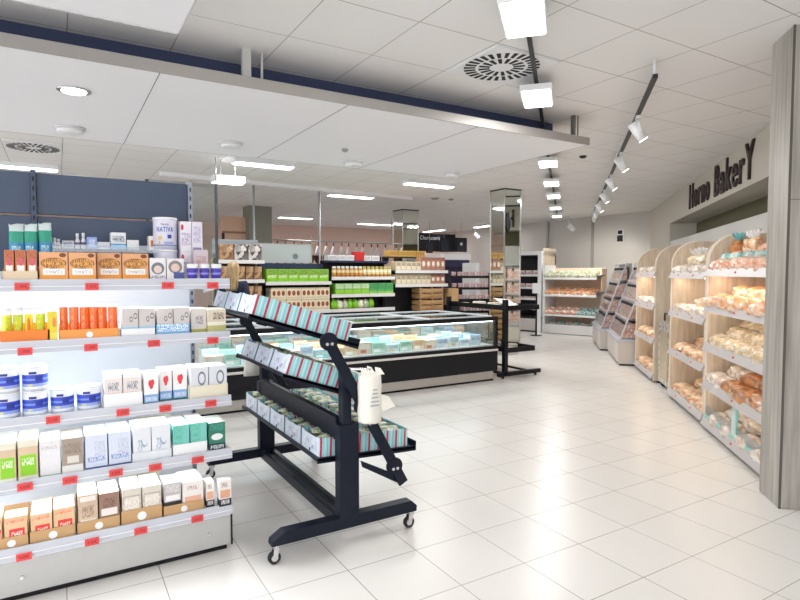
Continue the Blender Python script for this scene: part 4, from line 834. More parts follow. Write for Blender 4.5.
pp = MB().add([(5.66, 6.36, 1.06), (5.95, 6.36, 1.02), (5.93, 6.62, 1.14), (5.66, 6.66, 1.17), (5.66, 6.36, 1.063), (5.95, 6.36, 1.023), (5.93, 6.62, 1.143), (5.66, 6.66, 1.173)], [(3, 2, 1, 0), (4, 5, 6, 7), (0, 1, 5, 4), (1, 2, 6, 5), (2, 3, 7, 6), (3, 0, 4, 7)])
tag(pp.build('paper_sheet', M['white']), 'white paper sheet leaning in the upper tray of the low black rack', 'paper')

# ------------------------------------------------------------------ bakery fixtures along the wall
def lump(name, rx, ry, rz, m, seed, sub=3, flat=.25, pinch=0., rough=.12):
    """soft bag or loaf lying on its base"""
    r_ = random.Random(seed); bm = bmesh.new(); bmesh.ops.create_icosphere(bm, subdivisions=sub, radius=1)
    ph = [r_.uniform(0, 6) for _ in range(6)]
    for v in bm.verts:
        x, y, z = v.co; k = 1 + rough*(math.sin(5*x+ph[0])*math.sin(4*y+ph[1]) + .6*math.sin(7*z+ph[2]+3*x)+.4*math.sin(11*y+ph[3]))
        p = (abs(x)**4+abs(y)**4+abs(z)**4)**.25; q = .55+.45/p*1.0
        x, y, z = x*k*q/.8, y*k*q/.8, z*k*q/.8
        if pinch and x > .45: s = max(.18, 1-(x-.45)*pinch); y *= s; z *= s
        v.co = (x*rx, y*ry, max(z, -1+flat)*rz)
    zm = min(v.co.z for v in bm.verts)
    for v in bm.verts: v.co.z -= zm
    me = bpy.data.meshes.new(name); bm.to_mesh(me); bm.free(); me.materials.append(m)
    for p in me.polygons: p.use_smooth = True
    return me
G_ = {}  # bagged goods: pale patches paint the film's white highlights into the colour
G_['roll'] = blotch('bag_rolls', [C(244, 226, 202), C(226, 180, 130), C(250, 240, 228), C(206, 150, 104), C(238, 206, 172)], 22, .22, .4, bump=.3)
G_['pastel'] = blotch('bag_pastel', [C(248, 224, 206), C(232, 176, 144), C(252, 242, 234), C(216, 144, 114), C(244, 208, 184)], 24, .22, .4, bump=.3)
G_['orange'] = blotch('bag_orange', [C(238, 178, 124), C(222, 138, 88), C(250, 228, 204), C(232, 160, 108), C(248, 236, 222)], 17, .22, .4, bump=.3)
G_['cookie'] = blotch('bag_cookie', [C(244, 236, 220), C(220, 196, 150), C(250, 246, 240), C(204, 176, 136), C(238, 226, 202)], 26, .22, .4, bump=.3)
G_['white'] = blotch('bag_whitefilm', [C(244, 238, 230), C(216, 198, 180), C(250, 248, 246), C(190, 166, 146), C(240, 230, 220)], 18, .22, .4, bump=.3)
G_['brown'] = blotch('loaf_brown', [C(166, 96, 46), C(210, 146, 84), C(140, 78, 38), C(240, 220, 196)], 13, .35, .2, bump=.3)
G_['green'] = blotch('bag_green', [C(196, 206, 176), C(160, 178, 150), C(226, 226, 206), C(186, 180, 140)], 24, .25, .3, bump=.3)
G_['red'] = blotch('bag_redwhite', [C(244, 236, 230), C(226, 110, 86), C(240, 196, 160), C(250, 246, 240), C(206, 90, 76)], 14, .25, .3, bump=.3)
G_['tealb'] = blotch('bag_teal', [C(120, 186, 180), C(220, 236, 232), C(90, 160, 160), C(236, 240, 236)], 18, .25, .3, bump=.3)
G_['candy'] = blotch('candy_mix', [C(226, 170, 160), C(206, 150, 140), C(240, 216, 196), C(176, 120, 110), C(236, 226, 214)], 46, .4, .2)
tealbow = mat('bow_teal', sr(120, 196, 204), .4); whitebow = mat('bow_white', sr(240, 240, 240), .35)
LM = {}
def lm(kind, rx, ry, rz, sd, pinch=.8):
    key = (kind, rx, ry, rz, sd, pinch)
    if key not in LM: LM[key] = lump(kind, rx, ry, rz, G_[kind], sd, pinch=pinch)
    return LM[key]
def put(name, me, label, cat, p, rz=0, group=None, rx=0, sc=1.):
    o = mkobj(name, me, None, p, (rx, 0, rz)); o.scale = (sc, sc, sc); tag(o, label, cat, group); return o
RO4 = ('front', 'second', 'third', 'back')
def unit_frame(u1): return bu(u1, 0), ANG_U + PI                    # local x runs to the right as seen from the aisle, y into the wall
def side_poly(D, H, r=.30):
    pts = [(.0, 0), (D, 0), (D, H), (r, H)] + [(r-r*math.sin(a), H-r+r*math.cos(a)) for a in [PI/2*k/10 for k in range(1, 11)]]
    return pts
def bakery_unit(u0, u1, rails, label, mid_divider):
    W = u1-u0; D, H = .64, 1.935
    loc, ang = unit_frame(u1)
    e = empty('bakery_shelf_unit', loc, (0, 0, ang)); tag(e, label, 'bakery shelf')
    sp_ = [(.02, .03), (D, .03), (D, H), (.30, H)] + [(.30-.28*math.sin(a), H-.28+.28*math.cos(a)) for a in [PI/2*k/10 for k in range(1, 11)]]
    for x in (0, W-.024):
        sd = MB().prism(sp_, x, x+.024, 'x').build('side_panel', M['woodv'], e)
        eb = MB(); pts = [(.02, .03)] + list(reversed(sp_[3:])); pts = [(.02, .03)] + sp_[:2:-1]
        for (a, b), (c_, d) in zip(pts, pts[1:]): eb.bar((x+.012, a, b), (x+.012, c_, d), .026, .012, 0, (1, 0, 0))
        eb.build('edge_band', mat('edge_band_pale', sr(236, 228, 216), .5), sd)
    MB().box(.024, D-.02, .10, W-.024, D, H).build('back_panel', M['wood'], e)
    MB().box(.024, .05, .03, W-.024, .08, rails[-1]-.03).build('skirting', mat('skirting_grey', sr(196, 190, 184), .5), e)
    MB().box(0, .08, 0, W, D, .03).build('toe_kick', M['dark'], e)
    for z in rails:
        s_ = MB().prism([(.02, z-.045), (D-.02, z-.0), (D-.02, z+.02), (.02, z-.025)], .024, W-.024, 'x').build('shelf', M['wood'], e)
        MB().prism([(-.022, z-.062), (-.01, z-.062), (.022, z-.012), (.022, z+.010), (.008, z+.010)], .0, W, 'x').build('price_rail', mat('bakery_rail', sr(200, 196, 196), .35, .1), s_)
        for x in ((W*.5,) if not mid_divider else (W*.3, W*.72)):
            MB().cyl((x, -.002, z-.028), (x, -.011, z-.031), .015, 14).build('red_dot', M['red'], s_)
        MB().box(.03, .06, z-.062, W-.03, .085, z-.05).build('light_strip', mat('warm_led', (1, .9, .75), .5, emit=4, ecol=(1, .86, .68)), s_)
    if mid_divider:
        for k, z in enumerate(rails):
            q = [(.10, z+.012), (D-.02, z+.022), (D-.02, z+.34), (D-.12, z+.34), (.12, z+.12)]
            MB().prism(q, W*.54, W*.54+.016, 'x').build('divider', M['wood'], e)
    area('bakery_lamp_%.1f' % u0, bu((u0+u1)/2, .1, rails[0]-.07), (.5, 0, ang), W*.9, .05, 2.2, (1, .86, .7))
    A = Matrix.Translation(loc) @ Matrix.Rotation(ang, 4, 'Z')
    return A, W
SL = .072                                                            # shelf slope
def on_shelf(A, x, y, z, lift=0.): return A @ Vector((x, y, z-.024+SL*(y-.02)+lift))
# unit nearest to the pillar
R1 = [1.58, 1.23, .85, .475, .10]
A1, W1 = bakery_unit(-.28, 1.40, R1, 'pale wooden bakery shelf unit right beside the pillar', False)
ang1 = ANG_U + PI
def heap(A, ang, W, z, rows, cols, kind, size, shelfword, what, cat='bread', x0=.08, x1=None, layer=1, ystart=.10, ystep=None, lift=.07, rzj=.4, pinch=.8, base_rz=0.):
    x1 = x1 or W-.08; n = 0
    for r in range(rows):
        for c_ in range(cols):
            y = ystart + r*(ystep or size[1]*1.7); x = x0 + (x1-x0)*(c_+.5+(.25 if r % 2 else -.1))/cols
            x = min(max(x, .05+size[0]*.8), W-.05-size[0]*.8)
            me = lm(kind, *size, (r*3+c_) % 4, pinch)
            p = on_shelf(A, x, y, z, .003 + r*lift)
            put('bread_bag', me, '%s, %s, %s row, %s' % (what, shelfword, RO4[r], od(c_, cols)), cat, p, ang+base_rz+random.uniform(-rzj, rzj), '%s on %s' % (what + 's', shelfword), random.uniform(-.08, .08))
heap(A1, ang1, W1, R1[0], 3, 7, 'pastel', (.105, .085, .06), 'top shelf beside the pillar', 'peach bag of pastries', lift=.06)
for i, (x, y_, m_) in enumerate(((.13, .25, tealbow), (.30, .30, whitebow), (.44, .28, whitebow))):
    p = on_shelf(A1, x, y_, R1[0], .165)
    e = empty('gift_bag', p, (0, 0, ang1)); tag(e, 'standing clear gift bag with %s tied top, %s on the top bakery shelf' % (('teal', 'white', 'white')[i], ('left', 'middle', 'right')[i]), 'gift bag')
    mkobj('bag', lump('gift_bag', .075, .06, .065, G_['brown' if i == 0 else 'roll'], i+20), e)
    v = MB(); rr = random.Random(i)
    for k in range(9):
        a = 2*PI*k/9; t = .035+.02*rr.random()
        v.add([(0, 0, .115), (t*math.cos(a-.35)*1.6, t*math.sin(a-.35), .165+.04*rr.random()), (t*math.cos(a)*1.9, t*math.sin(a)*1.2, .185+.03*rr.random()), (t*math.cos(a+.35)*1.6, t*math.sin(a+.35), .165)], [(0, 1, 2, 3)])
    v.build('bow', m_, e)
for i in range(6):
    put('teal_pouch', lm('tealb', .05, .035, .03, i % 3), 'small teal pouch among the peach bags on the top bakery shelf, %s' % od(i, 6), 'pouch', on_shelf(A1, .16+.2*i, .13, R1[0], .115), ang1+i, 'teal pouches on the top bakery shelf')
heap(A1, ang1, W1, R1[1], 2, 5, 'orange', (.15, .10, .065), 'second shelf beside the pillar', 'orange bag of loaves', lift=.07)
heap(A1, ang1, W1, R1[2], 3, 7, 'cookie', (.11, .08, .06), 'third shelf beside the pillar', 'pale bag of cookies', lift=.07)
heap(A1, ang1, W1-.1, R1[3], 2, 3, 'brown', (.20, .085, .06), 'fourth shelf beside the pillar', 'brown loaf in film', lift=.08, rzj=.2, x0=.5)
heap(A1, ang1, W1, R1[3], 2, 2, 'white', (.12, .09, .06), 'fourth shelf left of the loaves', 'white film bag', lift=.07, x1=.55)
heap(A1, ang1, W1, R1[4], 2, 4, 'white', (.15, .09, .055), 'lowest shelf beside the pillar', 'white film bag', lift=.07)
v = MB().box(.03, .018, R1[4]+.0, W1-.03, .026, R1[4]+.13); gp = v.build('glass_guard', M['acryl'], None, loc=A1.translation, rot=(0, 0, ang1)); tag(gp, 'low clear guard with teal edge on the lowest bakery shelf', 'guard')
tl = mat('teal_edge', sr(140, 206, 196), .4)
MB().box(.03, .016, R1[4]+.0, W1-.03, .028, R1[4]+.045).build('teal_edge', tl, gp); MB().box(W1*.46, .014, R1[4]+.045, W1*.46+.09, .03, R1[4]+.34).build('divider_post', mat('guard_post', sr(196, 214, 212), .3), gp)
MB().box(W1*.46+.09, .014, R1[4]+.045, W1*.46+.115, .03, R1[4]+.34).build('post_edge', tl, gp)
MB().box(.03, .58, R1[4]+.03, W1-.03, .60, R1[4]+.34).build('orange_backing', mat('backing_orange', sr(216, 160, 104), .6), gp)
# second and third units
R2 = [1.55, 1.09, .615, .12]
A2, W2 = bakery_unit(1.43, 2.85, R2, 'pale wooden bakery shelf unit with dividers, second from the pillar', True)
A3, W3 = bakery_unit(3.75, 5.12, R2, 'pale wooden bakery shelf unit between the slicing machine and the sweet bins', True)
for A, W, wd in ((A2, W2, 'second unit'), (A3, W3, 'third unit')):
    for k, (kind, what) in enumerate((('white', 'clear bag of pastries'), ('white', 'white bread bag'), ('roll', 'pale roll bag'), ('roll', 'golden roll bag'))):
        for side, (xa, xb) in (('left', (.06, W*.52)), ('right', (W*.57, W-.05))):
            for r in range(2):
                for c_ in range(2):
                    y = .13+r*.24; x = xa+(xb-xa)*(c_+.5)/2
                    put('bread_bag', lm(kind, .13, .10, .055, (k+r+c_) % 4), '%s, %s from the pillar, %s shelf, %s %s bay%s' % (what, wd, ('top', 'second', 'third', 'lowest')[k], ('front', 'back')[r], side, (', left', ', right')[c_]), 'bread', on_shelf(A, x, y, R2[k], .003+r*.05), ANG_U+PI+random.uniform(-.5, .5), 'bread bags in the %s' % wd)
for i, x in enumerate((.16, .36, .60)):
    p = on_shelf(A2, x, .24, R2[0], .10); e = empty('gift_bag', p, (0, 0, ANG_U+PI)); tag(e, 'clear tied bag on the top shelf of the second bakery unit, %s one' % ('left', 'middle', 'right')[i], 'gift bag')
    mkobj('bag', lump('gift_bag', .09, .07, .06, G_['cookie'], 30+i), e)
    v = MB(); rr = random.Random(i+5)
    for k in range(9):
        a = 2*PI*k/9; t = .045+.02*rr.random()
        v.add([(0, 0, .10), (t*math.cos(a-.35)*1.6, t*math.sin(a-.35), .16+.04*rr.random()), (t*math.cos(a)*1.9, t*math.sin(a)*1.2, .19+.03*rr.random()), (t*math.cos(a+.35)*1.6, t*math.sin(a+.35), .16)], [(0, 1, 2, 3)])
    v.build('bow', whitebow, e)
# stainless bread slicing machine in the gap
L, an = unit_frame(3.70); e = empty('bread_slicer', L, (0, 0, an)); tag(e, 'stainless bread slicing machine on wheels between two bakery units', 'machine')
stl = mat('machine_steel', sr(206, 202, 194), .28, .6)
MB().box(.12, .04, .07, .78, .60, .86).build('cabinet', stl, e, bevel=.01); MB().box(.24, .025, .14, .66, .04, .78).build('front_door', mat('machine_door', sr(206, 190, 160), .25, .7), e, bevel=.01)
MB().box(.10, .02, .86, .80, .62, .90).build('top_plate', stl, e, bevel=.008)
MB().bar((.16, .10, 1.0), (.74, .10, 1.0), .02, .02).bar((.16, .10, .90), (.16, .10, 1.0), .02, .02).bar((.74, .10, .9), (.74, .10, 1.0), .02, .02).build('handle', M['dark'], e)
MB().prism([(.14, .90), (.58, .90), (.58, 1.14), (.36, 1.14)], .16, .74, 'x').build('slicer_hood', stl, e, bevel=.008)
for x in (.17, .73):
    for y in (.1, .54): MB().cyl((x-.015, y, .035), (x+.015, y, .035), .035, 16).box(x-.012, y-.012, .05, x+.012, y+.012, .075).build('wheel', M['rubber'], e)
bx = empty('tong_holder', L + Matrix.Rotation(an, 3, 'Z') @ Vector((.02, .30, 1.40)), (0, 0, an)); tag(bx, 'small dark tong holder fixed on the wooden side panel above the slicer', 'holder')
MB().box(-.02, -.05, -.05, .06, .05, .03).build('bracket', M['dark'], bx); MB().cyl((.07, 0, -.03), (.16, 0, -.02), .022, 12).cyl((.10, -.05, .0), (.10, .06, .02), .018, 12).build('tongs', M['chrome'], bx)

# ------------------------------------------------------------------ pick and mix bins
def bin_bank(u0, u1, n0, label, word, ncol):
    W = u1-u0; loc = bu(u1, n0); an = ANG_U + PI - .035
    e = empty('sweet_bin_stand', loc, (0, 0, an)); tag(e, label, 'bin stand')
    MB().box(0, .02, .03, W, .62, .40).build('cabinet', mat('bin_cabinet', sr(206, 198, 190), .5), e, bevel=.004)
    MB().box(0, .04, 0, W, .6, .03).build('toe_kick', M['dark'], e)
    for k in range(ncol):
        MB().box(W*k/ncol+.015, .008, .06, W*(k+1)/ncol-.015, .02, .38).build('door', mat('bin_door', sr(216, 208, 200), .45), e, bevel=.003)
    MB().box(-.01, -.01, .40, W+.01, .62, .44).build('counter', M['rail'], e, bevel=.004)
    for x in (0, W-.02): MB().bar((x+.01, .04, .44), (x+.01, .50, 1.74), .02, .03, 0, (1, 0, 0)).build('side_bar', M['rail'], e)
    MB().box(.0, .56, .44, W, .60, 1.74).build('back_panel', M['woodgrey'], e)
    MB().bar((0, .50, 1.735), (W, .50, 1.735), .05, .02).build('top_strip', M['rail'], e)
    A = Matrix.Translation(loc) @ Matrix.Rotation(an, 4, 'Z')
    for r in range(4):
        z = .46+r*.315; y = .06+r*.105
        MB().box(.02, y, z-.012, W-.02, .56, z-.004).build('tier', M['rail'], e); MB().box(.02, y-.01, z-.03, W-.02, y, z+.02).build('tier_rail', mat('bin_rail', sr(206, 190, 190), .4), e)
        for c_ in range(ncol):
            xa = .03+(W-.06)*c_/ncol+.008; xb = .03+(W-.06)*(c_+1)/ncol-.008
            b_ = empty('sweet_bin', A @ Vector(((xa+xb)/2, y+.012, z-.0035)), (0, 0, an)); tag(b_, 'clear sweet bin in the %s bin stand, %s tier, %s' % (word, ('lowest', 'second', 'third', 'top')[r], od(c_, ncol)), 'bin', 'sweet bins')
            w = xb-xa; dp = .54-y-.02
            MB().prism([(0, 0), (dp, 0), (dp, .27), (.10, .27)], -w/2, -w/2+.004, 'x').prism([(0, 0), (dp, 0), (dp, .27), (.10, .27)], w/2-.004, w/2, 'x').box(-w/2, 0, 0, w/2, dp, .004).box(-w/2, dp-.004, 0, w/2, dp, .27).build('bin_body', M['film'], b_)
            MB().prism([(0, .0), (.004, 0), (.10, .27), (.096, .27)], -w/2+.004, w/2-.004, 'x').build('front_pane', M['film'], b_)
            fl_ = MB().prism([(.010, .006), (dp-.01, .006), (dp-.01, .255), (.098, .245)], -w/2+.008, w/2-.008, 'x'); so = fl_.build('sweets', blotch('candy_%d' % ((r*3+c_) % 3), [C(226, 186, 172), C(196, 140, 126), C(244, 232, 220), C(210, 160, 140), C(240, 212, 196)] if (r+c_) % 3 else [C(238, 228, 210), C(210, 172, 140), C(246, 242, 234), C(176, 130, 112)], 34, .4, .2), b_); so['kind'] = 'stuff'
            for hx in (-w*.25, w*.25):
                MB().cyl((hx, .092, .225), (hx, .055, .235), .024, 12).build('knob', M['dark'], b_)
            MB().box(-w/2, .094, .262, w/2, .14, .272).build('lid', M['rail'], b_)
bin_bank(5.24, 6.98, -.19, 'slanted stand of clear sweet bins nearest the bakery units', 'nearer', 3)
bin_bank(7.12, 8.86, -.27, 'slanted stand of clear sweet bins next to the end fixture', 'farther', 3)

# ------------------------------------------------------------------ end fixture with bagged bakery goods and the dark chiller
angF = math.atan2(-.942, .335)
FA = Matrix.Translation((10.74, 10.68, 0)) @ Matrix.Rotation(angF, 4, 'Z'); WF = 1.42
e = empty('end_shelf_unit', (10.74, 10.68, 0), (0, 0, angF)); tag(e, 'white end shelf unit with peach back and four tiers of bagged goods', 'bakery shelf')
beige = mat('end_back_peach', sr(228, 200, 176), .6)
MB().box(.05, .60, .05, WF, .63, 1.68).build('back_panel', beige, e); MB().box(0, .0, 0, .06, .66, 1.75).build('side_post', M['white'], e); MB().box(WF-.02, .3, 0, WF, .63, 1.66).build('side_panel', beige, e)
MB().box(.06, -.06, .02, WF, .0, .24).build('bin_front', mat('bin_front_white', sr(226, 224, 224), .4), e); MB().box(.06, -.02, 0, WF, .6, .05).build('plinth', M['rail'], e)
RF = [1.46, 1.03, .53]
for z in RF:
    s_ = MB().prism([(-.06, z-.06), (.58, z+.04), (.58, z+.055), (-.06, z-.045)], .06, WF, 'x').build('tray_shelf', M['white'], e)
    MB().box(.06, -.07, z-.075, WF, -.058, z-.02).build('price_rail', M['white'], s_); MB().prism([(-.06, z-.06), (.5, z+.03), (.5, z+.05), (-.06, z+.03)], WF-.004, WF+.004, 'x').build('tray_end', mat('tray_end_dark', sr(90, 100, 96), .5), s_)
for k, (z, kinds, what) in enumerate(((1.46, ('green', 'green'), 'grey-green bag'), (1.03, ('orange', 'orange'), 'orange bun bag'), (.53, ('red', 'tealb'), 'red, white and teal bag'), (.17, ('tealb', 'white'), 'small teal and white bag'))):
    for r in range(2):
        for c_ in range(6):
            x = .17+c_*.215; y = .06+r*.25 if k < 3 else .1+r*.22
            zz = z-.045+.156*(y+.06)+.004+r*.03 if k < 3 else z+r*.05-.02
            kd = kinds[0] if (k != 2 or c_ < 4) else kinds[1]
            if k == 3: kd = kinds[(c_+r) % 2]
            put('goods_bag', lm(kd, .105, .11, .055 if k < 3 else .05, (r+c_) % 4), '%s, end shelf unit, %s tier, %s row, %s' % (what, ('top', 'second', 'third', 'lowest')[k], ('front', 'back')[r], od(c_, 6)), 'bag', FA @ Vector((x, y, zz)), angF+random.uniform(-.3, .3), '%ss on the end unit' % what)
area('end_unit_lamp', FA @ Vector((.7, .05, 1.0)), (.3, 0, angF), 1.2, .05, 6, (1, .88, .74))
EA = Matrix.Translation((10.72, 10.72, 0)) @ Matrix.Rotation(angF, 4, 'Z'); WE = 1.15
e = empty('wall_chiller', EA @ Vector((-WE, 0, 0)), (0, 0, angF)); tag(e, 'dark upright chiller with white frame left of the end shelf unit', 'chiller')
MB().box(0, .05, .35, WE, .9, .4).box(0, .82, .4, WE, .9, 2.02).box(0, .1, 2.0, WE, .9, 2.05).build('cabinet', M['dark'], e)
MB().box(-.0, 0, 2.02, WE, .9, 2.12).build('canopy', M['white'], e); MB().box(WE-.10, 0, 0, WE, .12, 2.02).build('frame_post', M['white'], e); MB().box(0, .02, .04, WE-.1, .9, .35).build('base', mat('chiller_base', sr(206, 200, 196), .5), e)
MB().box(WE-.03, .12, 0, WE, .9, 2.2).build('side_panel', M['woodv'], e); MB().box(0, .05, 0, WE-.1, .88, .04).build('plinth', M['dark'], e)
gm = blotch('chiller_goods', [C(230, 220, 214), C(196, 150, 140), C(240, 236, 232), C(120, 90, 90)], 16)
for k, z in enumerate((1.48, 1.15, .86, .60)):
    s_ = MB().box(.02, .1, z, WE-.1, .8, z+.02).build('shelf', M['white'], e); MB().box(.02, .085, z-.02, WE-.1, .1, z+.035).build('price_rail', M['white'], s_)
    for c_ in range(5):
        h = (.12, .10, .05, .07)[k]
        o = MB().box(-.085, -.06, 0, .085, .1, h).build('chilled_pack', gm, None, bevel=.01, loc=EA @ Vector((-WE+.13+c_*.2, .2, z+.021)), rot=(0, 0, angF)); tag(o, 'chilled pack in the dark chiller, %s shelf, %s' % (('top', 'second', 'third', 'lowest')[k], od(c_, 5)), 'pack', 'packs in the dark chiller')
P = onz(536, 335.5, 0); e = empty('price_stand', P, (0, 0, -YAW)); tag(e, 'thin black stand holding a white card before the dark chiller', 'stand')
MB().cyl((0, 0, .012), (0, 0, 1.15), .022, 12).cyl((0, 0, 0), (0, 0, .012), .14, 24).build('pole', M['black'], e); MB().box(-.11, -.03, 1.05, .11, -.024, 1.30).build('card', M['white'], e)

# ------------------------------------------------------------------ shelving run behind the freezer
YB = 9.3
navyh = mat('header_navy', sr(38, 50, 84), .5); gd = mat('gondola_dark', sr(26, 27, 36), .6)
def run(name, label, X0, X1, shelves, ztop, back, post=None, zlow=.12):
    e = empty('store_shelving', ((X0+X1)/2, YB, 0)); tag(e, label, 'shelving'); o = ((X0+X1)/2, YB, 0)
    MB().box(X0, YB+.48, 0, X1, YB+.52, ztop).build('back_panel', back, e, org=o)
    MB().box(X0, YB, 0, X1, YB+.5, .12).build('base', gd, e, org=o)
    for x in (X0, X1-.03): MB().box(x, YB+.40, 0, x+.03, YB+.48, ztop).build('upright', post or gd, e, org=o)
    for z in shelves:
        s_ = MB().box(X0+.01, YB+.01, z-.03, X1-.01, YB+.48, z).build('shelf', gd, e, org=o)
        MB().box(X0, YB-.01, z-.055, X1, YB+.01, z+.005).build('price_rail', mat('run_rail', sr(226, 224, 222), .4), s_, org=o)
    return e
run('a', 'dark shelving with lime green boxes and cream cartons behind the freezer', 2.98, 4.17, [1.40, .90], 1.70, gd)
MB().box(2.98, YB+.36, 1.62, 4.17, YB+.40, 1.72).build('header_board', navyh, bpy.data.objects['store_shelving'], org=((2.98+4.17)/2, YB, 0))
run('b', 'dark shelving with yellow jars and green trays behind the freezer', 4.18, 5.48, [1.48, 1.165, .90], 1.78, gd)
run('c', 'dark shelving with beige packs above wooden crates behind the freezer', 5.50, 6.72, [1.60, 1.335], 1.62, gd)
run('d', 'brown wood shelving with dark packs at the left behind the freezer', 2.20, 2.96, [1.76, 1.44, 1.12], 1.80, mat('brown_back', sr(120, 84, 62), .6), mat('post_beige', sr(196, 184, 150), .5))
lime = pack('box_lime', C(150, 204, 60), [(.05, .95, .5, .95, C(90, 120, 60), 'ink'), (.1, .9, .3, .55, C(226, 236, 206), 'ink')], bands=[(0, .3, C(140, 210, 40))])
for i in range(6):
    w = 1.13/6; tag(MB().box(0, 0, 0, w-.006, .3, .215).build('lime_box', lime, None, bevel=.003, loc=(3.01+i*w, YB+.03, 1.401)), 'lime green patterned box on the dark shelf, %s' % od(i, 6), 'box', 'lime green boxes')
crt = pack('carton_cream', C(232, 220, 192), [(.08, .30, .3, .75, C(150, 70, 40), 'disc'), (.38, .62, .3, .75, C(160, 84, 50), 'disc'), (.7, .92, .3, .75, C(150, 70, 40), 'disc'), (.05, .95, .08, .18, C(190, 160, 120), 'ink')], bands=[(.88, 1, C(206, 190, 160))])
for r in range(2):
    for i in range(4):
        tag(MB().box(0, 0, 0, .262, .3, .198).build('cream_carton', crt, None, bevel=.003, loc=(3.08+i*.27, YB+.03, .901+r*.199)), 'cream carton with three brown rounds, %s row, %s' % (('lower', 'upper')[r], od(i, 4)), 'box', 'cream cartons behind the freezer')
jm = pack('jar_amber', C(206, 150, 60), [], bands=[(.0, .2, C(190, 110, 50)), (.5, .8, C(226, 210, 170))]); jm2 = pack('jar_pale', C(226, 210, 150), [], bands=[(0, .3, C(196, 140, 60)), (.55, .8, C(240, 232, 214))])
for i in range(14):
    r = .04; e = empty('jar', (4.26+i*.088, YB+.08, 1.4806)); tag(e, '%s jar on the shelf above the green trays, %s' % (('amber', 'pale yellow')[i > 6], od(i, 14)), 'jar', 'jars behind the freezer')
    MB().lathe([(r*.95, 0), (r, .01), (r, .13), (r*.7, .15)], n=14).build('glass_jar', jm2 if i > 6 else jm, e); MB().lathe([(r*.8, .15), (r*.8, .185), (r*.6, .19)], n=14).build('lid', M['white'] if i < 7 else mat('lid_gold', sr(206, 186, 110), .4), e)
gt = pack('tray_green', C(120, 190, 80), [(.0, 1, .45, .95, C(70, 120, 70), 'ink'), (.0, 1, .5, .95, C(226, 232, 220), 'ink')], bands=[(0, .4, C(150, 210, 60))]); gt2 = pack('tray_green_b', C(90, 176, 100), [(.0, 1, .4, .95, C(50, 120, 80), 'ink')], bands=[(0, .22, C(150, 206, 90))])
for i in range(7): tag(MB().box(0, 0, 0, .165, .3, .195).build('green_tray', gt if i < 4 else gt2, None, bevel=.003, loc=(4.27+i*.172, YB+.03, 1.166)), 'green tray of pouches on the shelf below the jars, %s' % od(i, 7), 'tray', 'green trays')
bp = pack('pack_beige_row', C(214, 200, 170), [(.1, .9, .5, .9, C(110, 90, 70), 'ink'), (.1, .9, .1, .45, C(240, 232, 214), 'ink')]); rp = pack('pack_russet_row', C(176, 130, 110), [(.2, .8, .3, .7, C(240, 226, 210), 'disc'), (.0, 1, .75, .95, C(120, 60, 60), 'ink')])
for i in range(10):
    h = .17 if i < 5 else .26
    tag(MB().box(0, 0, 0, .108, .2, h).build('beige_pack', bp if i < 5 else rp, None, bevel=.003, loc=(5.53+i*.115, YB+.03, 1.601)), '%s pack on the top shelf above the crates, %s' % (('beige', 'russet')[i > 4], od(i, 10)), 'pack', 'packs above the crates')
    tag(MB().box(0, 0, 0, .108, .2, .185).build('beige_pack', bp if i < 7 else rp, None, bevel=.003, loc=(5.53+i*.115, YB+.03, 1.336)), '%s pack on the second shelf above the crates, %s' % (('beige', 'russet')[i > 6], od(i, 10)), 'pack', 'second-shelf packs above the crates')
for i in range(5):
    z = .121+i*.23
    e = empty('wooden_crate', (6.32, YB+.12, z)); tag(e, 'slatted wooden crate in the stack under the beige packs, %s' % ('lowest', 'second', 'third', 'fourth', 'topmost')[i], 'crate', 'crate stack')
    for q in (.02, .12): MB().box(-.28, -.13, q, .28, -.118, q+.08).box(-.28, .15, q, .28, .162, q+.08).box(-.28, -.118, q, -.268, .15, q+.08).box(.268, -.118, q, .28, .15, q+.08).build('slats', M['brownwood'], e)
    MB().box(-.27, -.12, 0, .27, .15, .012).build('floor_board', M['brownwood'], e)
    for x in (-.28, .0, .25): MB().box(x, -.14, 0, x+.03, -.13, .226).build('corner_post', M['brownwood'], e)
tag(MB().box(-.3, 0, 0, .1, .26, .30).build('card_box', M['kraft'], None, bevel=.004, loc=(5.98, YB-.02+.02, .121)), 'open kraft card box beside the wooden crates', 'box')
tag(MB().box(0, 0, 0, .17, .26, .34).build('card_box', M['kraft'], None, bevel=.004, loc=(6.75, YB-.1, .9)), 'tall kraft card box at the end of the crates', 'box')
tag(MB().box(6.74, YB-.12, 0, 6.93, YB+.2, .9).build('pallet_stand', gd), 'dark low stand under the tall kraft box', 'stand')
gl = mat('leaf_bag_green', sr(130, 196, 40), .4, noise=.25, nscale=30)
for i in range(8):
    e = empty('salad_bag', (4.26+i*.105, YB+.09, .9006), (0, 0, .3*i)); tag(e, '%s upright salad bag behind the freezer, %s' % (('bright green', 'yellow and white', 'grey-white film', 'lime')[i % 4], od(i, 8)), 'bag', 'salad bags')
    mkobj('bag', lump('salad', .055, .045, .085, (gl, blotch('salad_mix', [C(226, 214, 80), C(236, 240, 226), C(120, 170, 60)], 18), G_['green'], gl)[i % 4], i), e)
    MB().add([(-.04, 0, .15), (.04, 0, .15), (.05, .012, .21), (-.045, -.01, .215)], [(0, 1, 2, 3)]).build('bag_top', M['film'], e)
bw_ = blotch('dark_pack', [C(30, 28, 32), C(226, 220, 214), C(44, 40, 44), C(120, 80, 60)], 12, .4, .2); br_ = blotch('brown_pack', [C(140, 90, 66), C(196, 160, 120), C(110, 70, 50), C(220, 190, 160)], 14, .4, .2)
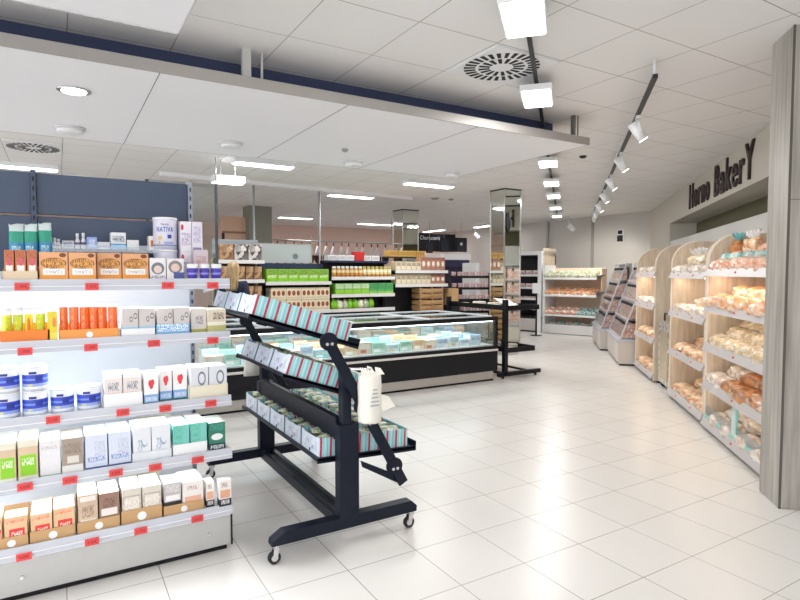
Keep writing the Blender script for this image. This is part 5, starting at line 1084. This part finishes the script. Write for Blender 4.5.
for k, z in enumerate((1.76, 1.44, 1.12)):
    for i in range(5 if k else 3):
        n_ = 5 if k else 3; w = .70/n_
        o = MB().box(-w/2+.006, 0, 0, w/2-.006, .22, .22 if k else .26).build('brown_pack' if k else 'dark_pack', br_ if k or i == 0 else bw_, None, bevel=.012, loc=(2.235+w*(i+.5), YB+.04, z+.001)); tag(o, '%s pack on the brown shelving, %s shelf, %s' % ('black and white' if (not k and i) else 'brown', ('top', 'second', 'third')[k], od(i, n_)), 'pack', 'packs on the brown shelving')
# boxes, red sign and grey acrylic screen on top of the run
for i in range(6): 
    if i != 3: tag(MB().box(0, 0, 0, .17, .2, .10).build('white_box', pack('box_white_row', C(232, 230, 230), [(.1, .9, .2, .8, C(150, 150, 160), 'ink')]), None, bevel=.003, loc=(4.24+i*.18, YB+.28, 1.7805)), 'low white box on top of the jar shelving, %s' % od(i if i < 3 else i-1, 5), 'box', 'white boxes on the jar shelving')
tp = MB().box(4.18, YB+.26, 1.745, 5.48, YB+.52, 1.78).build('top_board', navyh, bpy.data.objects['store_shelving.001'], org=((4.18+5.48)/2, YB, 0))
rs = empty('red_box', (4.885, YB+.36, 1.781)); tag(rs, 'red promotional box between the white boxes on top of the jar shelving', 'box'); MB().box(-.095, -.08, 0, .095, .1, .17).build('box', mat('box_red', sr(206, 40, 40), .45), rs, bevel=.003); MB().box(-.13, -.085, .11, -.0, -.08, .16).build('flag', mat('box_red', sr(206, 40, 40), .45), rs)
for i in range(4): tag(MB().box(0, 0, 0, .2, .2, .12).build('amber_box', pack('box_amber', C(196, 156, 80), [(0, 1, .3, .8, C(150, 110, 50), 'ink')]), None, bevel=.003, loc=(5.53+i*.0+i*.21, YB+.29, 1.8625 if False else 1.87)), 'amber box on the thin board above the beige packs, %s' % od(i, 4), 'box', 'amber boxes')
MB().box(5.50, YB+.26, 1.862-.012, 6.40, YB+.52, 1.869).box(5.50, YB+.48, 1.62, 5.53, YB+.52, 1.86).box(6.37, YB+.48, 1.62, 6.40, YB+.52, 1.86).build('top_board', gd, bpy.data.objects['store_shelving.002'], org=((5.5+6.72)/2, YB, 0))
ac = empty('acrylic_screen', (3.55, YB+.46, 1.73)); tag(ac, 'pale grey acrylic screen standing on top of the lime box shelving', 'screen')
MB().box(-.62, 0, 0, .44, .008, .33).build('pane', mat('acrylic_grey', sr(196, 204, 208), .25, noise=.05, nscale=4), ac); MB().box(-.62, -.004, .33, .44, .012, .345).box(.43, -.004, -.03, .446, .012, .5).build('frame', M['silver'], ac); MB().cyl((.12, -.002, .12), (.12, -.02, .12), .05, 18).build('handle', M['acryl'], ac)
tag(MB().box(2.22, YB+.47, 1.801, 3.0, YB+.48, 2.12).build('acrylic_screen', mat('acrylic_grey2', sr(170, 178, 186), .3)), 'grey panel behind the dark packs on the brown shelving', 'screen')
for i, px in enumerate((254, 319.5)):
    P = ony(px, 230, 9.95); tag(MB().cyl((P.x, 9.95, 0), (P.x, 9.95, ZC), .018, 12).build('ceiling_rod', mat('rod_grey', sr(170, 178, 182), .4, .4)), 'thin grey ceiling-high pole, %s of the two behind the shelving' % ('left', 'right')[i], 'pole')
# tall glass screen left of the brown shelving
P = ony(218, 230, 7.95); gs = empty('glass_screen', (P.x, 7.95, 0)); tag(gs, 'tall framed glass screen just right of the white gondola', 'screen')
MB().box(-.9, 0, 0, -.86, .04, 2.75).box(-.03, 0, 0, .0, .04, 2.75).build('frame', mat('screen_frame', sr(90, 94, 98), .4), gs); MB().box(-.86, .005, 2.71, -.03, .035, 2.75).build('top_rail', M['silver'], gs); MB().box(-.86, 0, 0, -.03, .04, .08).build('cross_rail', M['silver'], gs); MB().box(-.86, .016, .08, -.03, .024, 2.71).build('pane', M['glass'], gs)
MB().cyl((-.015, .02, 2.75), (-.015, .02, ZC), .008, 8).build('hanger', M['silver'], gs)
# ------------------------------------------------------------------ delicatessen at the back
ct = empty('deli_counter', (7.0, 15.2, 0)); tag(ct, 'pale delicatessen counter far back under the black sign', 'counter')
MB().box(-3.0, 0, 0, 4.2, .9, 1.15).build('body', mat('counter_pale', sr(232, 224, 224), .5), ct); MB().box(-3.0, -.03, 1.15, 4.2, .95, 1.2).build('worktop', M['rail'], ct)
MB().box(-3, .0, 1.2, 4.2, .02, 1.62).build('glass_front', M['glass'], ct); MB().box(-3, .0, 1.62, 4.2, .5, 1.65).build('glass_shelf', M['acryl'], ct)
A = ony(419, 233, 16.6); B = ony(455.5, 252, 16.6)
sg2 = empty('deli_sign', ((A.x+B.x)/2, 16.6, (A.z+B.z)/2)); tag(sg2, 'black delicatessen sign with white lettering far back', 'sign'); w, h = (B.x-A.x)/2, (A.z-B.z)/2
MB().box(-w, 0, -h, w, .06, h).build('board', M['black'], sg2)
for q_ in (-w+.02, w-.02): MB().cyl((q_, .03, h), (q_, .03, ZC-(A.z+B.z)/2), .01, 8).build('hanger', M['silver'], sg2)
place_text('Charcutería', w*1.08, h*.46, M['white'], (-w*.40, -.004, h*.52), (PI/2, 0, 0), sg2, 0, .01)
for i, (x0, x1, y0, y1) in enumerate(((427, 433, 241.5, 253), (440.5, 449, 238, 252), (456.5, 467, 237.5, 252))):
    A = ony(x0, y0, 14.2); B = ony(x1, y1, 14.2); e = empty('menu_screen', ((A.x+B.x)/2, 14.2, (A.z+B.z)/2)); w, h = (B.x-A.x)/2, (A.z-B.z)/2
    tag(e, 'dark hanging menu screen, %s of three beside the black sign' % ('left', 'middle', 'right')[i], 'screen')
    MB().box(-w, 0, -h, w, .06, h).build('housing', M['black'], e, bevel=.01); MB().box(-w*.86, -.004, -h*.9, w*.86, 0, h*.9).build('display', mat('screen_slate', sr(52, 60, 78), .2), e)
    if i == 2: MB().cyl((-w*.1, -.006, h*.1), (-w*.1, -.004, h*.1), w*.25, 16).build('display_mark', M['white'], e)
    MB().cyl((0, .03, h), (0, .03, ZC-(A.z+B.z)/2), .008, 8).build('hanger', M['silver'], e)
hr = empty('ham_rail', (6.6, 14.6, 2.42)); tag(hr, 'steel rail with hooks from which the hams hang', 'rail'); MB().cyl((-2.0, 0, 0), (2.0, 0, 0), .02, 10).build('bar', M['silver'], hr)
for x in (-1.9, 1.9): MB().cyl((x, 0, 0), (x, 0, ZC-2.42), .015, 8).build('hanger', M['silver'], hr)
ham = mat('ham_brown', sr(92, 50, 42), .5, noise=.2, nscale=8); hamw = mat('ham_net_white', sr(240, 226, 226), .6)
for i in range(15):
    e = empty('cured_ham', (5.0+i*.235, 14.6+.05*(i % 2), 2.40)); tag(e, 'cured ham with white cover hanging from the rail, %s' % od(i, 15), 'ham', 'hanging hams')
    dk = i > 11
    MB().lathe([(.012, 0), (.02, -.08), (.05, -.18), (.10, -.34), (.11, -.44), (.07, -.56), (.01, -.60)], n=14).build('meat', M['black'] if dk else ham, e); MB().lathe([(.03, -.10), (.06, -.20), (.108, -.36), (.085, -.40)][::-1], n=14).build('cover', hamw, e)
wl = mat('peach_panel', sr(214, 176, 150), .6)
P0 = ony(222, 216, 13.5); P1 = ony(248, 234, 13.5); e = empty('peach_board', ((P0.x+P1.x)/2, 13.5, 0)); tag(e, 'peach wall board with dark lower band far left', 'board'); w = (P1.x-P0.x)/2
MB().box(-w, 0, 0, w, .1, P0.z).build('board', wl, e); MB().box(-w, -.02, P1.z, w, 0, P1.z+.05).build('rail', mat('peach_rail', sr(150, 116, 100), .6), e); MB().box(-w*1.05, -.03, P1.z-.25, -w*.85, -.0, P1.z).build('bracket', M['dark'], e)
P0 = ony(249, 215, 13.2); P1 = ony(272, 240, 13.2); cl = empty('column_grey', ((P0.x+P1.x)/2, 13.2, 0)); struct(cl, 'grey-green column at the far left'); w = (P1.x-P0.x)/2
MB().box(-w, 0, 0, w, .5, ZC).build('shaft', mat('column_olive', sr(136, 136, 124), .7, noise=.05), cl)
# slanted tiered stand, blue chest and white post left of the column
e = empty('tiered_stand', (7.40, 9.4, 0), (0, 0, -.5)); tag(e, 'black slanted tiered stand of small cups left of the front mirror column', 'stand')
for x in (-.42, .42): MB().bar((x, -.35, 0), (x, .25, 1.55), .03, .03).bar((x, .25, 0), (x, .25, 1.55), .03, .03).build('side_frame', M['black'], e)
for k in range(4):
    z = .72+.24*k; y = -.35+.6*z/1.55
    MB().box(-.42, y-.02, z, .42, .25, z+.015).box(-.42, y-.03, z, .42, y-.02, z+.05).build('tier', M['black'], e)
    for i in range(6):
        R3 = Matrix.Rotation(-.5, 3, 'Z'); p = Vector((7.40, 9.4, 0)) + R3 @ Vector((-.34+i*.136, y+.06, z+.0155))
        o = MB().lathe([(.035, 0), (.05, .02), (.055, .11), (.05, .12)], n=12).build('snack_cup', blotch('cup_pale', [C(226, 206, 206), C(180, 130, 130), C(240, 232, 230)], 14), None, loc=p); tag(o, 'small pale cup on the slanted stand, %s tier, %s' % (('lowest', 'second', 'third', 'top')[k], od(i, 6)), 'cup', 'cups on the slanted stand')
e = empty('blue_cooler', (8.1, 10.9, 0)); tag(e, 'tall dark blue cooler with white top behind the slanted stand', 'cooler'); MB().box(-.42, 0, 0, .42, .7, 1.86).build('body', mat('cooler_blue', sr(44, 44, 84), .4), e, bevel=.01); MB().box(-.44, -.02, 1.86, .44, .72, 2.0).build('top', M['white'], e, bevel=.01); MB().box(-.36, -.012, .3, .36, 0, 1.7).build('door', mat('cooler_door', sr(30, 30, 60), .2), e)
e = empty('white_stand', (8.05, 10.0, 0)); tag(e, 'slim white display post left of the front mirror column', 'post'); MB().box(-.05, 0, 0, .05, .5, 1.78).build('post', M['white'], e, bevel=.006); MB().box(-.09, -.05, 0, .09, .55, .05).build('foot', M['rail'], e)
# ------------------------------------------------------------------ person behind the freezer
pe = empty('person', (2.18, 8.28, 0), (0, 0, 2.5)); tag(pe, 'person with long blonde hair in a navy top standing behind the black rack', 'person')
def skin(name, verts, edges, radii, m, parent, sub=2, root=0):
    me = bpy.data.meshes.new(name); me.from_pydata(verts, edges, []); me.materials.append(m)
    o = bpy.data.objects.new(name, me); COL.objects.link(o); o.parent = parent
    bm = bmesh.new(); bm.from_mesh(me); ly = bm.verts.layers.skin.verify(); bm.verts.ensure_lookup_table()
    for i, r in enumerate(radii):
        sv = bm.verts[i][ly]; sv.radius = r if isinstance(r, tuple) else (r, r); sv.use_root = (i == root)
    bm.to_mesh(me); bm.free()
    o.modifiers.new('skin', 'SKIN'); sb_ = o.modifiers.new('sub', 'SUBSURF'); sb_.levels = sb_.render_levels = sub
    for mm in o.modifiers: 
        if mm.type == 'SKIN': mm.use_smooth_shade = True
    return o
V, E_, Rr = [], [], []
def jv(p, r, prev=None):
    V.append(p); Rr.append(r); 
    if prev is not None: E_.append((prev, len(V)-1))
    return len(V)-1
pel = jv((0, 0, .96), (.15, .11)); wa = jv((0, 0, 1.10), (.125, .09), pel); ch = jv((0, .0, 1.28), (.15, .105), wa); nk0 = jv((0, .01, 1.42), (.075, .06), ch); nk = jv((0, 0, 1.48), .048, nk0); hd0 = jv((0, -.015, 1.54), (.062, .075), nk); hd = jv((0, -.012, 1.61), (.074, .09), hd0); ht = jv((0, 0, 1.67), (.06, .07), hd)
for sx in (-1, 1):
    hp = jv((sx*.085, 0, .88), (.088, .09), pel); kn = jv((sx*.10, -.01, .50), .055, hp); an_ = jv((sx*.11, .02, .09), .038, kn); jv((sx*.115, -.10, .045), (.038, .03), an_)
    sh = jv((sx*.165, .01, 1.38), .055, ch); el = jv((sx*.21, .03, 1.10), .042, sh); wr = jv((sx*.19, -.16, .95), .027, el); pm = jv((sx*.185, -.22, .93), (.034, .018), wr)
    for f_ in range(4):
        k1 = jv((sx*(.160+f_*.017), -.265+abs(f_-1.5)*.004, .92), .0088, pm); k2 = jv((sx*(.160+f_*.017), -.295+abs(f_-1.4)*.006, .905), .008, k1); jv((sx*(.161+f_*.016), -.312+abs(f_-1.4)*.008, .885), .007, k2)
    t1 = jv((sx*.150, -.215, .915), .0095, pm); jv((sx*.142, -.25, .90), .0085, t1)
skm = mat('skin_tone', sr(214, 168, 144), .5)
skin('body', V, E_, Rr, skm, pe)
navt = mat('cloth_navy', sr(30, 36, 62), .8, noise=.08)
Vt = [(0, 0, .90), (0, 0, 1.10), (0, 0, 1.28), (0, .01, 1.42), (-.165, .01, 1.385), (-.212, .03, 1.10), (-.20, -.10, 1.0), (.165, .01, 1.385), (.212, .03, 1.10), (.20, -.10, 1.0)]
skin('sweater', Vt, [(0, 1), (1, 2), (2, 3), (2, 4), (4, 5), (5, 6), (2, 7), (7, 8), (8, 9)], [(.17, .13), (.15, .112), (.175, .128), (.085, .07), .072, .058, .05, .072, .058, .05], navt, pe)
skin('trousers', [(0, 0, .95), (-.09, 0, .86), (-.10, -.01, .50), (-.11, .02, .10), (.09, 0, .86), (.10, -.01, .50), (.11, .02, .10)], [(0, 1), (1, 2), (2, 3), (0, 4), (4, 5), (5, 6)], [(.16, .125), .105, .075, .06, .105, .075, .06], mat('cloth_dark', sr(40, 42, 50), .8), pe)
hairm = wood('hair_blonde', sr(120, 92, 60), sr(206, 176, 128), (60, 60, 4), .5)
hv = MB(); n = 20; rows = []
for z, rx, ry, oy in ((1.30, .085, .035, .10), (1.36, .10, .05, .09), (1.46, .095, .07, .06), (1.54, .092, .085, .03), (1.62, .092, .10, .012), (1.68, .075, .085, .012), (1.715, .03, .035, .012)):
    rows += [(rx*math.cos(2*PI*k/n)*(1+.04*math.sin(5*k)), oy+ry*math.sin(2*PI*k/n)*(1+.04*math.cos(7*k)), z) for k in range(n)]
hv.add(rows, [(k*n+i, k*n+(i+1) % n, (k+1)*n+(i+1) % n, (k+1)*n+i) for k in range(6) for i in range(n)] + [tuple(range(n))[::-1], tuple(range(120, 140))], 0, True)
hv.build('hair', hairm, pe)
fc = MB()
for sx in (-1, 1): fc.lathe([(.001, -.008), (.011, 0), (.001, .008)], (sx*.03, -.094, 1.605), 10)
fc.build('eyes', M['dark'], pe); MB().prism([(-.108, 1.565), (-.088, 1.56), (-.09, 1.605)], -.012, .012, 'x').build('nose', skm, pe); MB().box(-.022, -.094, 1.535, .022, -.085, 1.542).build('mouth', mat('lip', sr(180, 100, 96), .5), pe)
for sx in (-1, 1):
    MB().prism([(-.13, .0), (.07, .0), (.06, .06), (-.04, .075), (-.12, .04)], sx*.115-.045, sx*.115+.045, 'x').build('shoe', M['dark'], pe, bevel=.015)

# ------------------------------------------------------------------ render look
w = bpy.data.worlds.new('world'); S.world = w; w.use_nodes = True
w.node_tree.nodes['Background'].inputs[0].default_value = (.985, .985, 1, 1); w.node_tree.nodes['Background'].inputs[1].default_value = 2.3
vs = S.view_settings; vs.view_transform = 'Standard'; vs.look = 'None'; vs.gamma = 1.0; vs.use_curve_mapping = False; vs.exposure = .08
S.cycles.use_denoising = True
S.cycles.max_bounces = 8; S.cycles.transparent_max_bounces = 16; S.cycles.sample_clamp_indirect = 6
